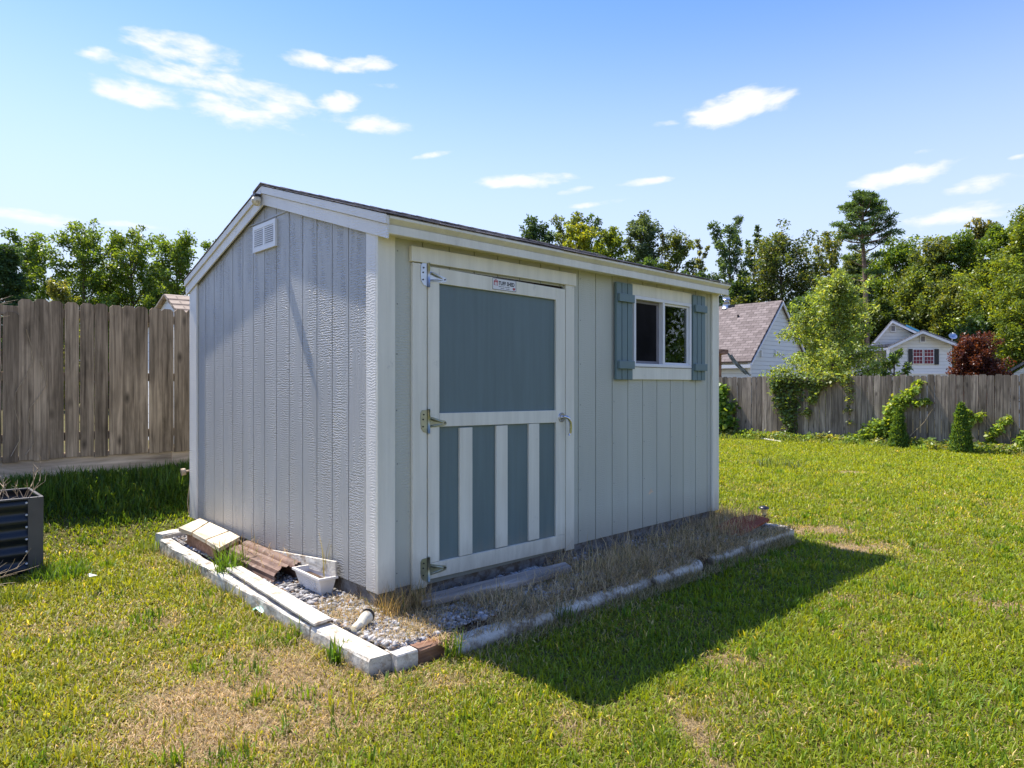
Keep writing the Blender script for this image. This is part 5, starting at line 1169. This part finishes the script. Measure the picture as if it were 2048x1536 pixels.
# local axes: g (along the gable wall, screen right), r (ridge direction, screen left and away)
gdir = Vector((0.0, -1.0, 0)); rdir = Vector((-1, 0, 0))
def house1():
    # gable wall plane follows the picture: left eave (1502,716), peak (1558,605)
    A = Vector(at(1502, 716, 25.5)); Pk = Vector(at(1560, 605, 27.0)); g = Vector((Pk.x - A.x, Pk.y - A.y, 0)); B = Vector((A.x + 2 * g.x, A.y + 2 * g.y, A.z)); g.normalize()
    r = Vector((-g.y, g.x, 0)); 
    if r.dot(Vector((RV[0], RV[1], 0))) > 0: r = -r
    h = empty('neighbour_house', (A.x, A.y, -.5), 'cream sided house with brown grey shingle roof behind the fence next to the shed', 'house')
    z0 = -.5; mb = MB(); A0, B0 = Vector((A.x, A.y, z0)), Vector((B.x, B.y, z0)); Ln = 13
    mb.add([A0, B0, B, Pk, A], [(0, 1, 2, 3, 4)]); mb.add([A0, A, A + r * Ln, A0 + r * Ln], [(0, 1, 2, 3)]); mb.add([B0, B, B + r * Ln, B0 + r * Ln], [(0, 1, 2, 3)])
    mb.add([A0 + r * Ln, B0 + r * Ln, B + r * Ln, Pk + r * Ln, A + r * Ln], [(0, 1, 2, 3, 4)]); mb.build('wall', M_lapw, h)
    dn = (A - Pk).normalized(); over = .25; e0 = A + dn * over - r * .12; rg = Pk - r * .12 + Vector((0, 0, .02))
    rf_ = slope(h, e0, e0 + r * (Ln + .2), rg + r * (Ln + .2), rg, .08, M_roof1)
    dn2 = (B - Pk).normalized(); e1 = B + dn2 * over - r * .12; slope(h, e1, e1 + r * (Ln + .2), rg + r * (Ln + .2), rg, .08, M_roof1)
    mb = MB(); mb.prism([rg - r * .03, e0 - r * .03, e0 - r * .03 - Vector((0, 0, .09)), rg - r * .03 - Vector((0, 0, .09))], r * .05); mb.build('rake_trim', M_vinyl, h)
    mb = MB(); mb.prism([rg - r * .03, e1 - r * .03, e1 - r * .03 - Vector((0, 0, .09)), rg - r * .03 - Vector((0, 0, .09))], r * .05); mb.build('rake_trim', M_vinyl, h)
    mb = MB(); q = e0 - Vector((0, 0, .07)); sd = Vector((-g.x, -g.y, 0)); mb.prism([q, q + sd * .09, q + sd * .09 - Vector((0, 0, .13)), q - Vector((0, 0, .13))], r * (Ln)); mb.build('gutter', M_vinyl, h)
    mb = MB(); q = A - r * -.02 + sd * .06; mb.box((q.x - .05, q.y - .05, z0), (q.x + .05, q.y + .05, A.z - .1)); mb.build('downspout', M_vinyl, h)
    def rp(u, v):   # point on front slope through pixel
        nn = (Pk - A).cross(r).normalized(); d = Vector(ray(u, v)); c = Vector(CAM); t = (A - c).dot(nn) / d.dot(nn); return c + d * t
    p = rp(1453, 618); mb = MB(); mb.tube([p, p + Vector((0, 0, .28))], [.20, .13], 12); mb.tube([p + Vector((0, 0, .28)), p + Vector((0, 0, .38))], .10, 10); mb.tube([p + Vector((0, 0, .38)), p + Vector((0, 0, .42)), p + Vector((0, 0, .55))], [.16, .16, .10], 12); mb.build('vent_pipe', M_galv, rf_)
    p = rp(1476, 640); mb = MB(); mb.tube([p, p + Vector((0, 0, .22))], .035, 8); mb.build('vent_pipe', M_blackpl, rf_)
    for u_ in (1465, 1434): p = rp(u_, 616); mb = MB(); mb.box((p.x - .12, p.y - .12, p.z), (p.x + .12, p.y + .12, p.z + .12)); mb.build('roof_vent', M_blackpl, rf_)
    for (u_, v_) in ((1521, 707), (1550, 704)):
        f = (u_ - 1502) / 58; q = A + g * (Pk - A).dot(g) * f; q.z = at(u_, v_, 26)[2]; mb = MB(); mb.box((q.x - .06, q.y - .06, q.z - .12), (q.x + .06, q.y + .06, q.z + .12)); mb.build('wall_fitting', M_vinyl, h)
    # pergola with striped curtain at the left
    pg = empty('patio_canopy', at(1445, 730, 22.5), 'dark wooden patio canopy with a draped grey striped curtain beside the cream house', 'canopy')
    a = Vector(at(1425, 706, 22.3)); b_ = Vector(at(1457, 708, 22.0)); mb = MB()
    mb.prism([a, b_, b_ + Vector((FV[0], FV[1], 0)) * 3, a + Vector((FV[0], FV[1], 0)) * 3], (0, 0, .14)); mb.build('canopy_roof', M_brownw, pg)
    for (u_, D_) in ((1437, 22.4), (1427, 25)): q = at(u_, 712, D_); mb = MB(); mb.box((q[0] - .07, q[1] - .07, -.5), (q[0] + .07, q[1] + .07, q[2] + .03)); mb.build('post', M_brownw, pg)
    mb = MB(); vs = []; n_ = 10
    for i in range(n_ + 1):
        f = i / n_; u_ = 1455 + 36 * f ** 1.2; v_ = 708 + 42 * f ** .9; w_ = 9 + 3 * f
        for j in range(9): vs.append(at(u_ + w_ * (j / 8), v_ - 2 * math.sin(j * .8), 21.9 + .05 * math.sin(j * 2.2)))
    mb.add(vs, [(i*9+j, i*9+j+1, (i+1)*9+j+1, (i+1)*9+j) for i in range(n_) for j in range(8)], 0, True); 
    mm, nt3, bb = newmat('striped_cloth'); mm.node_tree.nodes['Principled BSDF'].inputs['Roughness'].default_value = .9
    wv = N(nt3, 'ShaderNodeTexWave', wave_type='BANDS', bands_direction='DIAGONAL'); wv.inputs['Scale'].default_value = 3.2; L(nt3, coord(nt3), wv.inputs[0]); L(nt3, ramp(nt3, wv.outputs[0], [(.45, (.22, .24, .22)), (.55, (.48, .5, .46))]), bb.inputs['Base Color'])
    mb.build('curtain', mm, pg)
house1()
# house two: two gables facing the garden
def gable_house(D, pts, label, name='neighbour_house'):
    pass
def house2():
    D = 31; h = empty('neighbour_house', at(1840, 750, D), 'off white two gabled house with red curtained windows behind the fence', 'house')
    z0 = -.6; q_ = ray(1850, 700); F = Vector((q_[0], q_[1], 0)).normalized(); Rr = Vector((RV[0], RV[1], 0))
    def wallp(name, pix, DD, mat_, depth=8):
        top = [Vector(at(u, v, DD)) for u, v in pix]; mb = MB(); base0 = Vector((top[0].x, top[0].y, z0)); base1 = Vector((top[-1].x, top[-1].y, z0))
        mb.prism([base0] + top + [base1], F * depth); return mb.build(name, mat_, h)
    wallp('wall', [(1782, 692), (1846, 664), (1904, 690)], D, M_lapw2, 9)
    wallp('wall', [(1740, 694), (1785, 644), (1832, 672), (1850, 690)], D + 1.6, M_lapw2, 8)
    wallp('wall', [(1700, 698), (1779, 698)], D + .8, M_lapw2, 2)
    def roofp(a, b_, DD, depth, mat_, th=.12, name='roof'):
        A, B = Vector(at(*a, DD)), Vector(at(*b_, DD)); mb = MB(); mb.prism([A, B, B + Vector((0, 0, th)), A + Vector((0, 0, th))], F * depth); o = mb.build(name, mat_, h); add_uv(o, A, F, (B - A).normalized()); return o
    M_blue = paint('blue_roof_edge', (.10, .42, .62), .5, .1, 6, bs_=0)
    roofp((1776, 695), (1846, 662), D - .35, 9.5, M_roof3, .07); rr = roofp((1846, 662), (1914, 688), D - .35, 9.5, M_roof3, .07)
    roofp((1736, 698), (1785, 641), D + 1.25, 8.5, M_roof3, .07); roofp((1785, 641), (1842, 668), D + 1.25, 8.5, M_roof3, .07); roofp((1812, 652.5), (1846, 668), D + 1.05, .1, M_blue, .09, 'blue_flashing')
    def fas(a, b_, DD):
        A, B = Vector(at(*a, DD)), Vector(at(*b_, DD)); mb = MB(); mb.prism([A, B, B - Vector((0, 0, .11)), A - Vector((0, 0, .11))], F * .06); mb.build('fascia', M_vinyl, h)
    fas((1776, 695), (1846, 662), D - .42); fas((1846, 662), (1914, 688), D - .42); fas((1736, 698), (1785, 641), D + 1.18); fas((1785, 641), (1842, 668), D + 1.0)
    roofp((1690, 700), (1790, 692), D + .1, 1.8, M_roof3, .12, 'porch_roof'); fas((1690, 702), (1790, 694), D + .02)
    mb = MB(); q = at(1777, 700, D - .05); mb.box((q[0] - .07, q[1] - .07, z0), (q[0] + .07, q[1] + .07, q[2])); mb.build('downspout', M_vinyl, h)
    def rect(name, u0, v0, u1, v1, DD, th, mat_, par):
        a, b_, c, d = [Vector(at(u, v, DD)) for u, v in ((u0, v1), (u1, v1), (u1, v0), (u0, v0))]; mb = MB(); mb.prism([a, b_, c, d], F * th); return mb.build(name, mat_, par)
    for (u0, v0, u1, v1) in ((1840, 671, 1852, 685), (1781, 650, 1792, 664)):
        DD = D if u0 > 1800 else D + 1.6; rect('gable_vent', u0, v0, u1, v1, DD - .06, .05, M_vinyl, h)
        vv = rect('vent_slats', u0 + 2, v0 + 2, u1 - 2, v1 - 2, DD - .07, .008, M_sash, h)
    M_curt = paint('red_curtain', (.20, .035, .045), .8, .2, 3, bs_=0)
    for (u0, u1) in ((1826, 1846), (1848, 1868)):
        w = rect('window', u0, 698, u1, 728, D - .05, .04, M_vinyl, h); rect('pane', u0 + 1.2, 699.5, u1 - 1.2, 727, D - .06, .008, M_curt, w)
        mb = MB()
        for k in (1, 2): 
            a = Vector(at(u0 + (u1 - u0) * k / 3 - .25, 727, D - .075)); b_ = Vector(at(u0 + (u1 - u0) * k / 3 + .25, 727, D - .075)); c = Vector(at(u0 + (u1 - u0) * k / 3 + .25, 699, D - .075)); d = Vector(at(u0 + (u1 - u0) * k / 3 - .25, 699, D - .075)); mb.prism([a, b_, c, d], F * .01)
        for k, tq in ((1, .25), (2, .7), (3, .25)):
            v_ = 698 + 30 * k / 4; a, b_, c, d = [Vector(at(u, v, D - .0765)) for u, v in ((u0 + 1, v_ + tq), (u1 - 1, v_ + tq), (u1 - 1, v_ - tq), (u0 + 1, v_ - tq))]; mb.prism([a, b_, c, d], F * .01)
        mb.build('muntins', M_vinyl, w)
    rect('shutter', 1817, 698, 1825, 729, D - .05, .04, M_black, h); rect('shutter', 1869, 698, 1878, 729, D - .05, .04, M_black, h)
    rect('window', 1735, 704, 1748, 730, D + .75, .04, M_black, h)
    rect('band_board', 1790, 744, 1903, 748, D - .04, .03, M_vinyl, h)
    # satellite dish
    q = Vector(at(1906, 672, D + .3)); mb = MB(); 
    c = q; nrm_ = Vector((-.6, -.55, .45)).normalized(); a_ = nrm_.cross(Vector((0, 0, 1))).normalized(); b2 = nrm_.cross(a_); vs = [c - nrm_ * .06]
    for k in range(16): an = k * math.pi / 8; vs.append(c + a_ * .19 * math.cos(an) + b2 * .16 * math.sin(an))
    mb.add(vs, [(0, 1 + k, 1 + (k + 1) % 16) for k in range(16)], 0, True); mb.tube([c - nrm_ * .05, c - nrm_ * .1 - Vector((0, 0, .3))], .025, 6); mb.tube([c - b2 * .16, c + nrm_ * .22], .015, 5); dsh = mb.build('satellite_dish', M_galv, rr)
house2()
def shed_roof_right():
    D = 24; h = empty('neighbour_shed', at(2050, 750, D), 'corner of a grey roofed shed at the right edge behind the fence', 'shed'); q_ = ray(2010, 740); F = Vector((q_[0], q_[1], 0)).normalized()
    A, B, Cc = Vector(at(2006, 752, D)), Vector(at(2070, 716, D)), Vector(at(2134, 752, D)); mb = MB(); mb.prism([A, B, B + Vector((0, 0, .10)), A + Vector((0, 0, .10))], F * 4); mb.prism([B, Cc, Cc + Vector((0, 0, .10)), B + Vector((0, 0, .10))], F * 4); o = mb.build('roof', M_roof3, h); add_uv(o, A, F, (B - A).normalized())
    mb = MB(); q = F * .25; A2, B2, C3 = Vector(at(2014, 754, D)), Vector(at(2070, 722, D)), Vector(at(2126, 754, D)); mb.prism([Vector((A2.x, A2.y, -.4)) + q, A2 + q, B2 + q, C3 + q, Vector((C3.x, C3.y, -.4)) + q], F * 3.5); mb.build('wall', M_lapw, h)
shed_roof_right()
def shed_left():
    D = 11.5; h = empty('neighbour_shed', at(350, 640, D), 'small tan roofed shed whose gable shows over the left fence beside the shed corner', 'shed'); F = Vector((FV[0], FV[1], 0)); Rr = Vector((RV[0], RV[1], 0))
    # ridge runs to the right; gable end faces left
    P = Vector(at(327, 591, D)); e = Vector(at(312, 618, D - .5)); rd = Vector((1, -.05, 0)).normalized(); dn = Vector((e.x - P.x, e.y - P.y, e.z - P.z)); dn = Vector((-.06, -1.3, -.62))
    a = P; b_ = P + rd * 3.2; mb_a = slope(h, P + dn, P + dn + rd * 3.2, b_, a, .03, M_roof2)
    dn2 = Vector((-.06, 1.3, -.62)); slope(h, P + dn2, P + dn2 + rd * 3.2, b_, a, .03, M_roof2)
    for i in range(6):
        f = i / 6; q = P + dn * (f + .08); mb = MB(); mb.prism([q + Vector((0, 0, .03)), q + Vector((0, 0, .055)), q + dn * .13 + Vector((0, 0, .055)), q + dn * .13 + Vector((0, 0, .03))], rd * 3.2); mb.build('shingle_course', M_roof2, h)
        add_uv(h.children[-1], q, rd, dn.normalized())
    mb = MB(); i0 = P + rd * .08 + dn * .93 - Vector((0, 0, .02)); i1 = P + rd * .08 - Vector((0, 0, .02)); i2 = P + rd * .08 + dn2 * .93 - Vector((0, 0, .02)); mb.prism([Vector((i0.x, i0.y, 0)), i0, i1, i2, Vector((i2.x, i2.y, 0))], rd * 3); mb.build('wall', M_lapw, h)
shed_left()
print('objects', len(bpy.data.objects))
